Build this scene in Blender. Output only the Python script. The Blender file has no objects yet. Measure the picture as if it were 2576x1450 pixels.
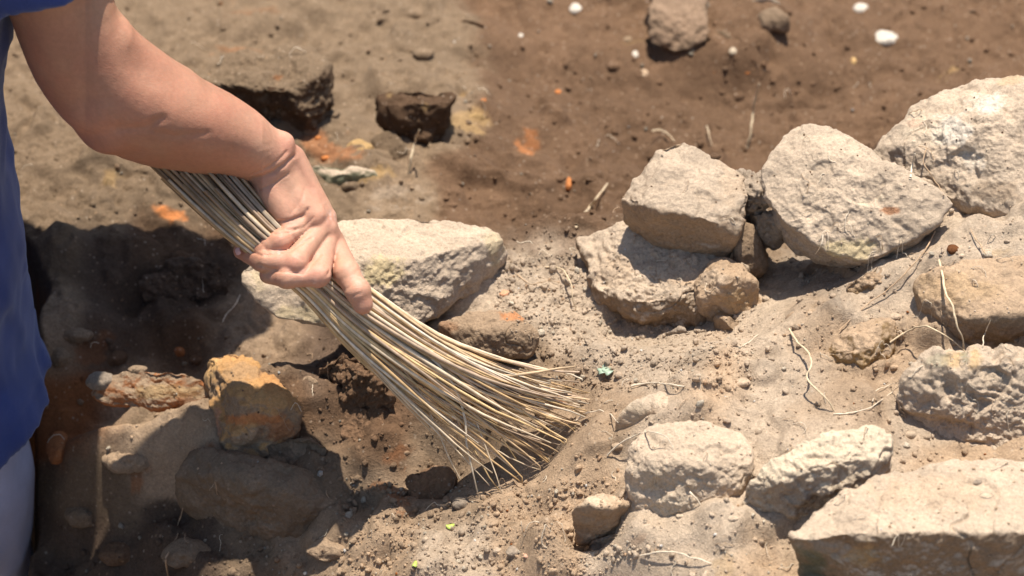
import bpy, bmesh, math, random
import numpy as np
from mathutils import Vector
random.seed(7)
rng = np.random.default_rng(11)
sc = bpy.context.scene
COL = sc.collection
R = math.radians
# ------------------------------------------------------------------ camera
PITCH = R(40.0); D = 2.15; LENS = 90.0
Wd = 36.0 / LENS * D
S = Wd / 2576.0
FW = np.array([0, math.cos(PITCH), -math.sin(PITCH)])
UP = np.array([0, math.sin(PITCH), math.cos(PITCH)])
RT = np.array([1.0, 0, 0])
CAM = -D * FW
cd = bpy.data.cameras.new('camera'); cam = bpy.data.objects.new('camera', cd); COL.objects.link(cam)
cam.location = CAM; cam.rotation_euler = (math.pi/2 - PITCH, 0, 0)
cd.lens = LENS; cd.sensor_width = 36; cd.clip_start = 0.05; cd.clip_end = 200
cd.dof.use_dof = True; cd.dof.focus_distance = 2.06; cd.dof.aperture_fstop = 5.6
sc.camera = cam
# ------------------------------------------------------------------ light
SUN = np.array([0.055, 0.21, 0.95]); SUN /= np.linalg.norm(SUN)
w = bpy.data.worlds.new('World'); sc.world = w; w.use_nodes = True
nt = w.node_tree; nt.nodes.clear()
sky = nt.nodes.new('ShaderNodeTexSky'); sky.sky_type = 'NISHITA'; sky.sun_disc = False
sky.sun_elevation = math.asin(SUN[2]); sky.sun_rotation = math.atan2(SUN[0], SUN[1])
bg = nt.nodes.new('ShaderNodeBackground'); bg.inputs['Strength'].default_value = 0.1
wo = nt.nodes.new('ShaderNodeOutputWorld')
nt.links.new(sky.outputs[0], bg.inputs[0]); nt.links.new(bg.outputs[0], wo.inputs[0])
sl = bpy.data.lights.new('sun', 'SUN'); so = bpy.data.objects.new('sun', sl); COL.objects.link(so)
sl.energy = 4.6; sl.angle = R(0.53); sl.color = (1.0, 0.94, 0.855)
so.rotation_euler = Vector(SUN).to_track_quat('Z', 'Y').to_euler()
sc.view_settings.view_transform = 'Standard'; sc.view_settings.look = 'None'
sc.view_settings.exposure = 0.74; sc.view_settings.gamma = 1.0
sc.cycles.max_bounces = 6; sc.cycles.diffuse_bounces = 4

# ------------------------------------------------------------------ photo <-> place
ZS = 0.83
def at(X, Y, z):
    """point of the place at photo position (X,Y) and height z (0.83 m units)"""
    z = z * ZS
    d = FW*D + RT*((X-1288)*S) + UP*((725-Y)*S)
    t = (z - CAM[2]) / d[2]
    return CAM + d*t
def cs(P):
    """(X, Y, depth towards camera, all in photo pixels) -> world"""
    P = np.asarray(P, float)
    dist = D - P[..., 2:3]*S
    k = dist / D
    return CAM + FW*dist + RT*((P[..., 0:1]-1288)*S)*k + UP*((725-P[..., 1:2])*S)*k
def proj(P):
    V = P - CAM
    dist = V @ FW
    return 1288 + (V @ RT)/S*D/dist, 725 - (V @ UP)/S*D/dist

# ------------------------------------------------------------------ noise
def _h(ix, iy, iz, seed):
    n = (ix*374761393 + iy*668265263 + iz*2147483647*3 + seed*1274126177) & 0xFFFFFFFF
    n = ((n ^ (n >> 13)) * 1274126177) & 0xFFFFFFFF
    n = ((n ^ (n >> 15)) * 2246822519) & 0xFFFFFFFF
    return ((n ^ (n >> 16)) & 0xFFFFFF) / float(0xFFFFFF) * 2 - 1
def vnoise(P, f, seed=0):
    Q = P * f + 1000.37
    i = np.floor(Q).astype(np.int64); t = Q - i
    t = t*t*t*(t*(t*6-15)+10)
    x, y, z = i[:, 0], i[:, 1], i[:, 2]
    r = 0
    for a in (0, 1):
        wa = t[:, 0] if a else 1-t[:, 0]
        for b in (0, 1):
            wb = t[:, 1] if b else 1-t[:, 1]
            for c in (0, 1):
                wc = t[:, 2] if c else 1-t[:, 2]
                r = r + wa*wb*wc*_h(x+a, y+b, z+c, seed)
    return r
ROT = np.array([[0.36, 0.48, -0.8], [-0.8, 0.6, 0.0], [0.48, 0.64, 0.6]])
def fbm(P, f, octv, seed=0, gain=0.5, ridge=False):
    s = 0; a = 1.0; Q = P
    for k in range(octv):
        n = vnoise(Q, f, seed+k*17)
        if ridge: n = 1-2*np.abs(n)
        s = s + a*n; a *= gain; f *= 2.03; Q = Q @ ROT
    return s
def worley(P, f, seed=0):
    """rounded grains: 0..1 height of the nearest ball, for crumbly surfaces"""
    Q = P*f + 500.3; i = np.floor(Q).astype(np.int64); out = np.zeros(len(P))
    for a in (-1, 0, 1):
        for b in (-1, 0, 1):
            for c in (-1, 0, 1):
                x, y, z = i[:, 0]+a, i[:, 1]+b, i[:, 2]+c
                r = .35+.3*_h(x, y, z, seed+9)
                dx = x+.5+.45*_h(x, y, z, seed)-Q[:, 0]; dy = y+.5+.45*_h(x, y, z, seed+1)-Q[:, 1]; dz = z+.5+.45*_h(x, y, z, seed+2)-Q[:, 2]
                out = np.maximum(out, np.sqrt(np.maximum(0, r*r-(dx*dx+dy*dy+dz*dz))))
    return out
def sstep(a, b, x):
    t = np.clip((x-a)/(b-a), 0, 1); return t*t*(3-2*t)

# ------------------------------------------------------------------ mesh helpers
def mesh_from(name, V, Fq, cols=None, smooth=True):
    me = bpy.data.meshes.new(name)
    V = np.asarray(V, np.float32); Fq = np.asarray(Fq, np.int32)
    me.vertices.add(len(V)); me.vertices.foreach_set('co', V.ravel())
    n = Fq.shape[1]
    me.loops.add(Fq.size); me.loops.foreach_set('vertex_index', Fq.ravel())
    me.polygons.add(len(Fq))
    me.polygons.foreach_set('loop_start', np.arange(0, Fq.size, n, dtype=np.int32))
    me.update(calc_edges=True)
    if smooth: me.polygons.foreach_set('use_smooth', np.ones(len(Fq), bool))
    if cols is not None: set_cols(me, cols)
    me.update()
    return me
def set_cols(me, cols, name='Col'):
    c = np.ones((len(me.vertices), 4), np.float32); c[:, :3] = np.clip(cols, 0.004, 0.98)
    a = me.color_attributes.get(name) or me.color_attributes.new(name, 'FLOAT_COLOR', 'POINT')
    a.data.foreach_set('color', c.ravel())
def link(name, me, mat=None, parent=None):
    o = bpy.data.objects.new(name, me); COL.objects.link(o)
    if mat and me is not None and not me.materials: me.materials.append(mat)
    if parent: o.parent = parent
    return o
def tag(o, label=None, cat=None, group=None, kind=None):
    if label: o['label'] = label
    if cat: o['category'] = cat
    if group: o['group'] = group
    if kind: o['kind'] = kind
    return o
def vnormals(me):
    n = np.empty(len(me.vertices)*3, np.float32); me.vertices.foreach_get('normal', n)
    return n.reshape(-1, 3)
def mesh_co(me):
    n = np.empty(len(me.vertices)*3, np.float32); me.vertices.foreach_get('co', n)
    return n.reshape(-1, 3).astype(float)

# ------------------------------------------------------------------ materials
def newmat(name):
    m = bpy.data.materials.new(name); m.use_nodes = True
    nt = m.node_tree; nt.nodes.clear()
    return m, nt, nt.nodes, nt.links
def nnoise(N, L, vec, scale, detail=4, rough=0.6):
    n = N.new('ShaderNodeTexNoise'); n.inputs['Scale'].default_value = scale
    n.inputs['Detail'].default_value = detail; n.inputs['Roughness'].default_value = rough
    L.new(vec, n.inputs['Vector']); return n.outputs['Fac']
def nmap(N, L, v, a, b, c, d):
    n = N.new('ShaderNodeMapRange')
    for i, q in zip((1, 2, 3, 4), (a, b, c, d)): n.inputs[i].default_value = q
    L.new(v, n.inputs[0]); return n.outputs[0]
def nmath(N, L, op, a, b):
    n = N.new('ShaderNodeMath'); n.operation = op
    for i, q in enumerate((a, b)):
        if isinstance(q, (int, float)): n.inputs[i].default_value = q
        else: L.new(q, n.inputs[i])
    return n.outputs[0]
def nmul(N, L, colr, fac):
    n = N.new('ShaderNodeVectorMath'); n.operation = 'SCALE'
    L.new(colr, n.inputs[0]); L.new(fac, n.inputs['Scale']); return n.outputs[0]
def earth_mat(name, bump=0.0016, fine=0.0006, speck=0.35, contrast=1.0):
    m, nt, N, L = newmat(name)
    out = N.new('ShaderNodeOutputMaterial'); p = N.new('ShaderNodeBsdfPrincipled')
    at_ = N.new('ShaderNodeAttribute'); at_.attribute_name = 'Col'
    tc = N.new('ShaderNodeTexCoord').outputs['Object']
    n1 = nnoise(N, L, tc, 55, 6, 0.65); n2 = nnoise(N, L, tc, 420, 5, 0.7); n3 = nnoise(N, L, tc, 1500, 2, 0.6)
    f1 = nmap(N, L, n1, 0.3, 0.7, 1-0.1*contrast, 1+0.1*contrast)
    f2 = nmap(N, L, n2, 0.3, 0.7, 1-0.2*contrast, 1+0.2*contrast)
    f3 = nmap(N, L, n3, 0.3, 0.7, 0.88, 1.12)
    f = nmath(N, L, 'MULTIPLY', nmath(N, L, 'MULTIPLY', f1, f2), f3)
    c = nmul(N, L, at_.outputs['Color'], f)
    # pale and ochre grains
    vo = N.new('ShaderNodeTexVoronoi'); vo.inputs['Scale'].default_value = 260; L.new(tc, vo.inputs['Vector'])
    sep = N.new('ShaderNodeSeparateColor'); L.new(vo.outputs['Color'], sep.inputs[0])
    pick = nmap(N, L, sep.outputs[0], 0.86, 0.9, 0, 1)
    near = nmap(N, L, vo.outputs['Distance'], 0.25, 0.42, 1, 0)
    fac = nmath(N, L, 'MULTIPLY', nmath(N, L, 'MULTIPLY', pick, near), speck)
    mx = N.new('ShaderNodeMix'); mx.data_type = 'RGBA'; L.new(fac, mx.inputs[0]); L.new(c, mx.inputs[6])
    mg = N.new('ShaderNodeMix'); mg.data_type = 'RGBA'; L.new(sep.outputs[1], mg.inputs[0])
    mg.inputs[6].default_value = (0.62, 0.52, 0.40, 1); mg.inputs[7].default_value = (0.50, 0.30, 0.16, 1)
    L.new(mg.outputs[2], mx.inputs[7])
    L.new(mx.outputs[2], p.inputs['Base Color'])
    p.inputs['Roughness'].default_value = 0.95; p.inputs['Specular IOR Level'].default_value = 0.12
    b1 = N.new('ShaderNodeBump'); b1.inputs['Strength'].default_value = 0.9; b1.inputs['Distance'].default_value = bump
    nb = nnoise(N, L, tc, 210, 7, 0.68); L.new(nb, b1.inputs['Height'])
    b2 = N.new('ShaderNodeBump'); b2.inputs['Strength'].default_value = 0.8; b2.inputs['Distance'].default_value = fine
    n5 = nnoise(N, L, tc, 900, 4, 0.7); L.new(n5, b2.inputs['Height']); L.new(b1.outputs[0], b2.inputs['Normal'])
    L.new(b2.outputs[0], p.inputs['Normal']); L.new(p.outputs[0], out.inputs[0])
    return m
M_soil = earth_mat('soil', 0.0034, 0.0014, 0.28, 1.2)
M_rock = earth_mat('rock', 0.0027, 0.0009, 0.15, 1.1)
M_clod = earth_mat('clod_earth', 0.0035, 0.0013, 0.35, 1.1)

# albedos
PALE = np.array([.485, .372, .262]); TAN = np.array([.43, .30, .19]); GREY = np.array([.415, .325, .238])
BROWN = np.array([.15, .088, .050]); DARK = np.array([.09, .06, .04]); ORANGE = np.array([.52, .19, .06])  # DARK: dark soil with cast shade put into the colour
OCHRE = np.array([.47, .30, .13]); TL = np.array([.225, .155, .095]); CREAM = np.array([.60, .48, .335])
RUST = np.array([.33, .13, .05]); MID = np.array([.31, .215, .135])

# ------------------------------------------------------------------ stones
_ico = {}
BIAS = np.array([0, -.45, .75]); BIAS /= np.linalg.norm(BIAS)
FREQ = {3: 7, 4: 11, 5: 23, 6: 42, 7: 74}
def ico(level):
    """geodesic sphere, denser on the side that faces up and to the viewer"""
    if level not in _ico:
        n = FREQ[level]
        bm = bmesh.new(); bmesh.ops.create_icosphere(bm, subdivisions=1, radius=1)
        BV = np.array([v.co[:] for v in bm.verts]); BF = [[v.index for v in f.verts] for f in bm.faces]; bm.free()
        pts = []; F = []
        for f in BF:
            A, B, C_ = BV[f[0]], BV[f[1]], BV[f[2]]; o = len(pts); rows = []
            k = o
            for i in range(n+1):
                rows.append(k)
                for j in range(n+1-i):
                    pts.append(A+(B-A)*i/n+(C_-A)*j/n); k += 1
            for i in range(n):
                for j in range(n-i):
                    a = rows[i]+j; b = rows[i+1]+j; c = rows[i]+j+1
                    F.append((a, b, c))
                    if j < n-i-1: F.append((b, rows[i+1]+j+1, c))
        V = np.array(pts); F = np.array(F)
        _, idx, inv = np.unique(np.round(V*1e5).astype(np.int64), axis=0, return_index=True, return_inverse=True)
        V = V[idx]; F = inv.ravel()[F]
        V /= np.linalg.norm(V, axis=1)[:, None]
        V = V + .42*BIAS; V /= np.linalg.norm(V, axis=1)[:, None]
        _ico[level] = (V, F)
    return _ico[level]
def hull_planes(pts):
    bm = bmesh.new()
    for p in pts: bm.verts.new(p)
    bmesh.ops.convex_hull(bm, input=bm.verts[:])
    bm.normal_update()
    c = np.mean(pts, axis=0); N = []; Dd = []
    for f in bm.faces:
        n = np.array(f.normal[:]); d = n @ (np.array(f.verts[0].co[:]) - c)
        if d < 0: n, d = -n, -d
        if f.calc_area() < 1e-7 or d < 1e-4: continue
        N.append(n); Dd.append(d)
    bm.free()
    return c, np.array(N), np.array(Dd)
SEED = [100]
def build_stone(name, pts, colf, label, cat='stone', level=6, sharp=16, amp=1.0, layer=0.0, sink=0.035, group=None, mat=None,
          pl=(), side=None, crumb=0.0, pull=0.7, embed=1, bury=.006):
    SEED[0] += 13; sd = SEED[0]
    P = np.array([at(*p) for p in pts])
    c0 = P.mean(0)
    zb = P[:, 2].min() - sink
    B = P.copy(); B[:, :2] = c0[:2] + (P[:, :2]-c0[:2])*pull + np.array([0, 0.01]); B[:, 2] = zb
    c, N, Dd = hull_planes(np.vstack([P, B]))
    V, F = ico(level)
    size = float(np.mean(Dd))
    r = np.zeros(len(V))
    rough = 0.0
    for n, d in zip(N, Dd):
        r += np.maximum(V @ n, 0)**sharp / d**sharp
    r = r**(-1.0/sharp)
    ex = 1.0/np.maximum((V @ N.T / Dd[None]).max(1), 1e-4)
    r *= float(np.mean(ex/r))*0.985
    W = c + V*r[:, None]
    k = min(1.0, size/0.03)
    # direction of displacement: radial, mixed with plane normals is enough at this scale
    disp = k*amp*(0.0030*fbm(W, 20, 3, sd) + 0.0017*fbm(W, 70, 3, sd+5, 0.6) + 0.0007*fbm(W, 300, 2, sd+9, 0.6))
    disp += k*amp*.0021*np.tanh(4*fbm(W, 38, 3, sd+15))*(.25+.75*sstep(-.1, .35, fbm(W, 14, 2, sd+19)))
    ch = fbm(W, 34, 2, sd+31, 0.5)
    disp -= k*amp*0.0026*sstep(0.28, 0.55, ch)            # chipped places
    crk = np.abs(fbm(W, 16, 3, sd+37)); disp -= 0.0022*k*sstep(.035, .0, crk)*sstep(0, .3, vnoise(W, 12, sd+2))
    if layer:
        q = W[:, 2]*120 + 2.0*fbm(W, 24, 3, sd+3) + W[:, 0]*16
        saw = (q % 1.0)
        disp += layer*(sstep(0, .8, saw)-sstep(.85, 1, saw)-.4)*sstep(-.5, .2, fbm(W, 25, 2, sd+90))
    if crumb:
        cm = sstep(-.45, .25, fbm(W, 26, 2, sd+70)) if crumb < 1 else 1.0
        disp += k*min(crumb, 1.6)*cm*(0.0058*worley(W, 95, sd+71)+0.0032*worley(W, 210, sd+75)-0.0032+.0012*vnoise(W, 130, sd+77))
    me = mesh_from(name, W - c, F)
    W = W + vnormals(me)*disp[:, None]
    me.vertices.foreach_set('co', (W - c).astype(np.float32).ravel()); me.update()
    n = vnormals(me)
    X, Y = proj(W)
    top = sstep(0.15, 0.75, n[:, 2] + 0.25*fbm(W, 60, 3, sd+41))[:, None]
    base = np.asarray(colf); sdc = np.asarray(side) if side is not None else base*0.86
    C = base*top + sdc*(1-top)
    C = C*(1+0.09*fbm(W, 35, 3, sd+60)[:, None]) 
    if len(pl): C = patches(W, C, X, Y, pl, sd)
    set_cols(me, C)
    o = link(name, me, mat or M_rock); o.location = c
    tag(o, label, cat, group)
    return o
STN = np.array([.465, .358, .254])
STONES = []
def stone(*a, **k): STONES.append((a, k))
YEL = np.array([.56, .44, .23]); WHITE = np.array([.64, .56, .45])
stone('limestone_block', [(760,575,.03),(830,551,.03),(1000,543,.035),(1090,543,.035),(1160,562,.03),(1245,566,.03),(1278,605,.02),(600,668,.015),(645,640,.02),(870,665,.03),(1060,642,.035),(1195,612,.03),
 (603,720,.0),(680,800,-.022),(830,828,-.026),(1040,820,-.026),(1110,792,-.03),(1210,732,-.028),(1280,660,-.02)], STN*1.06,
 'large flat pale grey stone slab just behind the gripping hand', embed=0, pull=.5, sink=.03, level=7, sharp=40, amp=.75, side=GREY*.98, crumb=.35,
 pl=[(960,690,60,36,YEL*1.1,.8),(820,790,120,22,YEL*.85,.55),(650,700,24,34,YEL,.4),(1245,610,26,50,YEL*.9,.5),(900,730,30,16,YEL,.4)])
stone('limestone_block', [(1556,508,.07),(1588,440,.085),(1645,368,.105),(1700,344,.11),(1745,360,.11),(1800,398,.105),(1872,436,.10),(1880,500,.09),(1858,600,.06),(1578,498,.08),(1655,527,.088),(1760,548,.085),(1845,592,.065),
 (1575,535,.05),(1640,576,.035),(1720,608,.03),(1812,636,.03)], STN*1.0, 'upright grey stone with brown shaded underside, left of the gap between the two jutting stones', embed=0, sink=.014, pull=.8, level=6, sharp=40, amp=.8, side=MID*1.1,
 pl=[(1840,470,40,60,TAN*1.1,.4),(1640,545,60,20,MID,.6),(1750,590,80,18,MID,.6)])
stone('limestone_block', [(1910,440,.115),(1956,345,.135),(1998,308,.14),(2090,303,.145),(2132,338,.145),(2200,390,.145),(2300,445,.14),(2410,505,.13),(2335,582,.105),(2205,655,.078),(2160,664,.07),(2060,622,.08),(1960,547,.095),(1918,485,.105),
 (2200,640,.04),(2080,602,.04),(1965,515,.05)], STN*1.02, 'big tilted pale stone overhanging a dark cavity, right of the upright grey stone', embed=0, sink=0.008, pull=.6, level=7, sharp=40, amp=.8, side=GREY*.9,
 pl=[(2172,510,17,14,CREAM*1.1,.95),(2215,500,16,10,CREAM,.7),(2240,530,24,8,ORANGE,.7),(2150,628,80,24,YEL*.95,.7),(2100,350,80,14,CREAM,.5),(2030,560,14,12,CREAM,.5),(2120,390,60,10,CREAM*.9,.4)])
stone('boulder', [(2178,385,.11),(2245,312,.13),(2330,246,.145),(2420,211,.155),(2576,172,.165),(2760,150,.17),(2190,440,.10),(2400,510,.11),(2576,560,.12),(2760,580,.12),(2480,250,.175),(2330,310,.155),(2560,270,.185),(2760,270,.19),(2450,400,.145)], STN*1.05,
 'broad pale boulder with white crusted patches at the right edge, highest of the stones', level=7, sharp=24, amp=1.0, side=PALE*.9,
 pl=[(2390,330,50,40,WHITE,.75),(2480,260,40,26,WHITE,.8),(2450,400,30,34,WHITE*.95,.5),(2320,340,60,30,CREAM,.5),(2500,480,80,30,MID*.9,.6),(2290,290,40,16,CREAM,.5),(2300,310,24,10,np.array([.62,.38,.25]),.5),(2540,200,30,14,OCHRE,.4)])
stone('limestone_block', [(1448,592,.0),(1580,548,.03),(1650,565,.03),(1812,642,.03),(1872,655,.03),(1905,700,.0),(1492,730,-.01),(1600,764,.0),(1700,744,.01),(1765,705,.02),(1560,790,-.045),(1700,850,-.05),(1800,830,-.03)], PALE*.98,
 'low flat ledge stone lying beneath the upright grey stone and catching its shadow', level=7, sharp=34, amp=1.0, side=MID*.85, crumb=.5, pl=[(1540,680,60,40,TAN,.4),(1720,700,50,24,TAN*1.05,.6),(1690,670,14,10,MID,.6)])
stone('rock', [(1785,650,.035),(1860,640,.035),(1905,705,.03),(1915,760,.0),(1880,800,-.01),(1790,808,-.015),(1745,757,.005),(1736,715,.015),(1820,690,.045),(1800,740,.03),(1890,740,.02)], TAN*.95,
 'knobbly tan rock with a raised vein at the right end of the ledge stone', level=6, sharp=14, amp=1.1, side=TAN*.9, sink=.02, pl=[(1790,700,30,24,PALE,.6),(1850,760,50,28,OCHRE*.85,.5)])
stone('earth_clod', [(1790,790,.0),(1880,790,.0),(1912,850,-.02),(1862,905,-.045),(1790,850,-.03),(1840,830,.0)], TAN*.8, 'wedge of brown earth under the knobbly tan rock', cat='clod', level=5, sharp=10, amp=1.6, crumb=1, mat=M_clod)
stone('rock', [(2098,755,.04),(2135,700,.065),(2230,640,.075),(2300,672,.07),(2280,740,.055),(2170,792,.03),(2115,790,.03),(2200,710,.07)], TAN*.92,
 'rough crumbling tan rock just below the tip of the big tilted stone', level=6, sharp=9, amp=1.2, crumb=1.2, side=MID*.95, mat=M_clod, pl=[(2180,740,70,18,OCHRE*.7,.5)])
stone('sandstone_block', [(2293,740,.075),(2302,690,.09),(2380,648,.11),(2576,640,.115),(2780,700,.12),(2780,860,.06),(2576,872,.055),(2400,888,.03),(2332,860,.03),(2308,800,.045),(2420,800,.09),(2560,800,.095)], TAN*1.02,
 'smooth brown stone at the right edge with roots hanging over it', level=6, sharp=20, amp=.9, side=TAN*.72, crumb=.3, pl=[(2400,720,110,50,OCHRE*.95,.3),(2500,770,80,20,TAN*1.1,.4)])
stone('rock', [(2040,905,.03),(2095,840,.05),(2190,800,.06),(2260,800,.06),(2268,850,.05),(2190,970,.02),(2140,985,.01),(2060,940,.015),(2150,880,.06)], TAN*.92,
 'rounded brown lump of sandstone half buried left of the rough grey block', bury=.011, level=6, sharp=12, amp=1.3, sink=.02, side=OCHRE*.7, crumb=.4)
stone('limestone_block', [(2285,925,.072),(2340,887,.082),(2576,860,.088),(2760,856,.088),(2245,1000,.05),(2250,1080,.02),(2290,1135,.0),(2400,1168,.0),(2576,1188,.0),(2760,1190,0),(2350,945,.076),(2480,915,.088),(2760,905,.092)], PALE*.99,
 'rough layered grey stone block at the right edge below the smooth brown stone', level=7, sharp=40, amp=1.3, layer=.0026, side=PALE*.93, crumb=.45, pl=[(2400,905,24,26,OCHRE*1.1,.7),(2455,900,16,30,OCHRE*1.1,.7),(2520,900,60,24,PALE,.6),(2365,905,40,16,np.array([.2,.2,.13]),.5),(2425,900,12,14,np.array([.18,.19,.12]),.6)])
stone('limestone_slab', [(2060,1270,.05),(2200,1190,.06),(2400,1150,.07),(2760,1150,.07),(1975,1345,.055),(2020,1360,.06),(2150,1334,.07),(2400,1340,.07),(2760,1340,.07),(1998,1395,.03),(2080,1470,.0),(2300,1540,-.02),(2760,1540,-.02)], PALE*1.02,
 'long flat slab filling the bottom right corner with a brown front face', level=7, sharp=44, amp=.8, side=MID*.85, crumb=.4, pl=[(2080,1380,90,24,GREY*.8,.8),(2050,1430,50,60,np.array([.11,.12,.075]),.8),(2170,1400,40,30,OCHRE*.9,.6),(2350,1240,160,50,TAN*1.1,.5)])
stone('pale_rock', [(1850,1270,.02),(1890,1200,.05),(1950,1135,.065),(2030,1090,.075),(2120,1066,.08),(2215,1066,.075),(2275,1105,.07),(2225,1195,.05),(2120,1266,.03),(2045,1318,.0),(1945,1340,-.015),(1865,1320,-.01),(2080,1160,.078),(1960,1230,.05)], CREAM*.98,
 'sunlit cream coloured rock half buried beside the left end of the corner slab', level=7, sharp=12, amp=1.1, side=PALE*.9, crumb=.25, sink=.02, pl=[(2020,1260,80,26,GREY*.8,.6)])
stone('pale_rock', [(1562,1205,.01),(1586,1100,.035),(1628,1058,.04),(1760,1050,.048),(1870,1075,.048),(1910,1150,.038),(1880,1240,.02),(1800,1310,-.005),(1690,1330,-.02),(1590,1300,-.025),(1700,1160,.05),(1800,1170,.05)], PALE*1.1,
 'pitted pale rock near the bottom with a root curling over its top', level=7, sharp=12, amp=.9, side=PALE*.97, crumb=.16, sink=.02, pl=[(1700,1270,60,30,CREAM,.5),(1640,1190,30,40,CREAM*.9,.3)])
stone('pale_rock', [(1541,1070,.0),(1560,1026,.02),(1640,988,.03),(1770,980,.03),(1880,1005,.02),(1860,1080,.01),(1600,1118,-.015),(1720,1040,.032)], PALE*1.05,
 'smooth rounded cream stone lying above the pitted pale rock', level=6, sharp=10, amp=.9, side=TAN*1.1, sink=.02, pl=[(1590,1050,50,40,CREAM,.6)])
stone('small_rock', [(1426,1305,-.02),(1455,1252,.0),(1550,1230,.0),(1612,1262,-.01),(1560,1310,-.02),(1500,1345,-.04),(1445,1352,-.05),(1510,1280,.003)], TAN*1.1,
 'small tan rock jutting out at the lower edge of the brushed area', level=5, sharp=6, amp=1.5, side=TAN*.8, crumb=.8, bury=.010, sink=.015, pl=[(1500,1260,40,16,CREAM,.6)])
stone('earth_clod', [(1470,1360,-.05),(1550,1330,-.03),(1600,1390,-.04),(1560,1430,-.07),(1490,1420,-.08)], GREY*.85, 'crumbling grey clod directly under the small tan rock', cat='clod', level=5, sharp=7, amp=2, crumb=1.6, mat=M_clod, sink=.01)
stone('pebble', [(1855,968,.02),(1900,955,.03),(1950,975,.02),(1940,1000,.01),(1870,1000,.01)], TAN*.85, 'small flat brown pebble lying left of the long arched root', level=5, sharp=5, sink=.01)
stone('pebble', [(1955,955,.025),(1975,945,.03),(1990,965,.02),(1965,980,.015)], TAN, 'tiny tan pebble beside the flat brown pebble', level=4, sharp=5, sink=.01)
stone('fired_clay_block', [(498,900,-.08),(560,862,-.07),(650,890,-.07),(700,960,-.07),(772,1010,-.08),(750,1098,-.11),(650,1152,-.13),(570,1142,-.13),(528,1060,-.12),(512,980,-.1),(620,1010,-.065)], np.array([.47,.26,.105]),
 'orange brown burnt clay block under the broom, partly in the hand shadow', level=6, sharp=14, amp=1.1, side=TAN*.7, crumb=.3, pl=[(630,1055,80,16,ORANGE*1.1,.85),(700,1080,40,40,RUST*1.2,.7),(520,920,30,40,OCHRE*1.3,.5),(600,940,50,30,MID,.5),(690,960,40,20,ORANGE*.8,.3),(545,1060,14,30,np.array([.5,.25,.18]),.5)])
stone('shade_toned_rock', [(428,1200,-.16),(475,1112,-.135),(560,1120,-.12),(740,1160,-.12),(860,1230,-.14),(840,1320,-.16),(700,1380,-.19),(550,1342,-.20),(442,1275,-.19),(600,1200,-.115),(720,1240,-.12)], MID*.72,
 'big smooth grey brown rock below the burnt clay block, in shadow', level=6, sharp=11, amp=.9, side=MID*.6, sink=.02)  # hand shadow is mixed into the rock's dark tone
stone('rock', [(1095,812,-.01),(1190,780,0),(1300,776,0),(1364,840,-.01),(1340,900,-.03),(1200,900,-.03),(1230,830,.0)], MID*1.05,
 'brown rock with an orange top edge, right beside the spreading bristles', level=6, sharp=12, amp=1, side=MID*.9, sink=.02, pl=[(1300,795,50,12,ORANGE,.7),(1120,830,40,20,ORANGE*.6,.35)])
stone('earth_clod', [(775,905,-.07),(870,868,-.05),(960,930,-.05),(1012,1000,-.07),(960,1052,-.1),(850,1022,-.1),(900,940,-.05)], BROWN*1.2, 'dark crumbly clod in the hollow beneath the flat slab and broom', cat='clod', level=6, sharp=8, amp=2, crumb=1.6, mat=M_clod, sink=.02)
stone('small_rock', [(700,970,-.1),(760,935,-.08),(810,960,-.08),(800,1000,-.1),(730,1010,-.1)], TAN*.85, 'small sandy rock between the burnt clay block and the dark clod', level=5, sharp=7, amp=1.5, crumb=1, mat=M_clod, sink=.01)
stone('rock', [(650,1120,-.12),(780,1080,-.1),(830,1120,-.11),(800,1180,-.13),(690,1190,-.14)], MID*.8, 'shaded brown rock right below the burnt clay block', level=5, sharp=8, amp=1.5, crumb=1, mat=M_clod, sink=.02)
stone('earth_clod', [(500,180,-.03),(590,128,-.03),(785,108,-.03),(836,160,-.03),(508,212,-.03),(700,222,-.022),(805,190,-.025),(545,262,-.06),(690,312,-.085),(796,352,-.10),(830,270,-.08)], TL*.92,
 'large blurred soil block with shade painted on its front behind the forearm', cat='clod', level=6, sharp=18, amp=1.3, side=BROWN*.62, mat=M_clod, crumb=.6, pl=[(700,195,10,8,ORANGE*.6,.6)])  # side colour paints the shade of the front facing away from the sun
stone('earth_clod', [(940,225,-.045),(1000,208,-.045),(1160,216,-.045),(945,255,-.045),(1150,250,-.045),(950,300,-.08),(1020,340,-.095),(1092,386,-.11),(1138,325,-.09)], BROWN*.7,
 'dark blurred soil block above the round yellow stone', cat='clod', level=5, sharp=14, amp=1.3, side=BROWN*.6, mat=M_clod, crumb=.6, pl=[(1070,270,12,10,OCHRE,.6),(980,240,12,8,OCHRE*.8,.6)])
stone('rock', [(865,365,-.085),(900,345,-.08),(945,360,-.08),(945,405,-.1),(910,425,-.11),(868,405,-.1),(905,380,-.08)], OCHRE*1.0, 'round yellow ochre stone in the blurred background above the hand', level=5, sharp=8, sink=.01, mat=M_clod)
stone('rock', [(930,345,-.09),(990,320,-.08),(1030,380,-.09),(1040,420,-.11),(960,420,-.11)], TL*.75, 'grey brown lump directly right of the round yellow stone', level=5, sharp=8, sink=.01, mat=M_clod)
stone('limestone_slab', [(758,425,-.085),(800,410,-.075),(950,425,-.08),(965,450,-.09),(900,492,-.11),(795,495,-.11),(850,440,-.078)], PALE*1.05, 'flat pale mossy stone in the background touching the wrist outline', level=5, sharp=14, sink=.01, side=np.array([.22,.22,.13]))
stone('rock', [(1085,370,-.12),(1150,300,-.1),(1215,275,-.1),(1225,295,-.11),(1160,390,-.13),(1100,420,-.14)], OCHRE*.85, 'blurred ochre ridge of rock right of the dark soil block', level=5, sharp=8, sink=.01, mat=M_clod)
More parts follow.
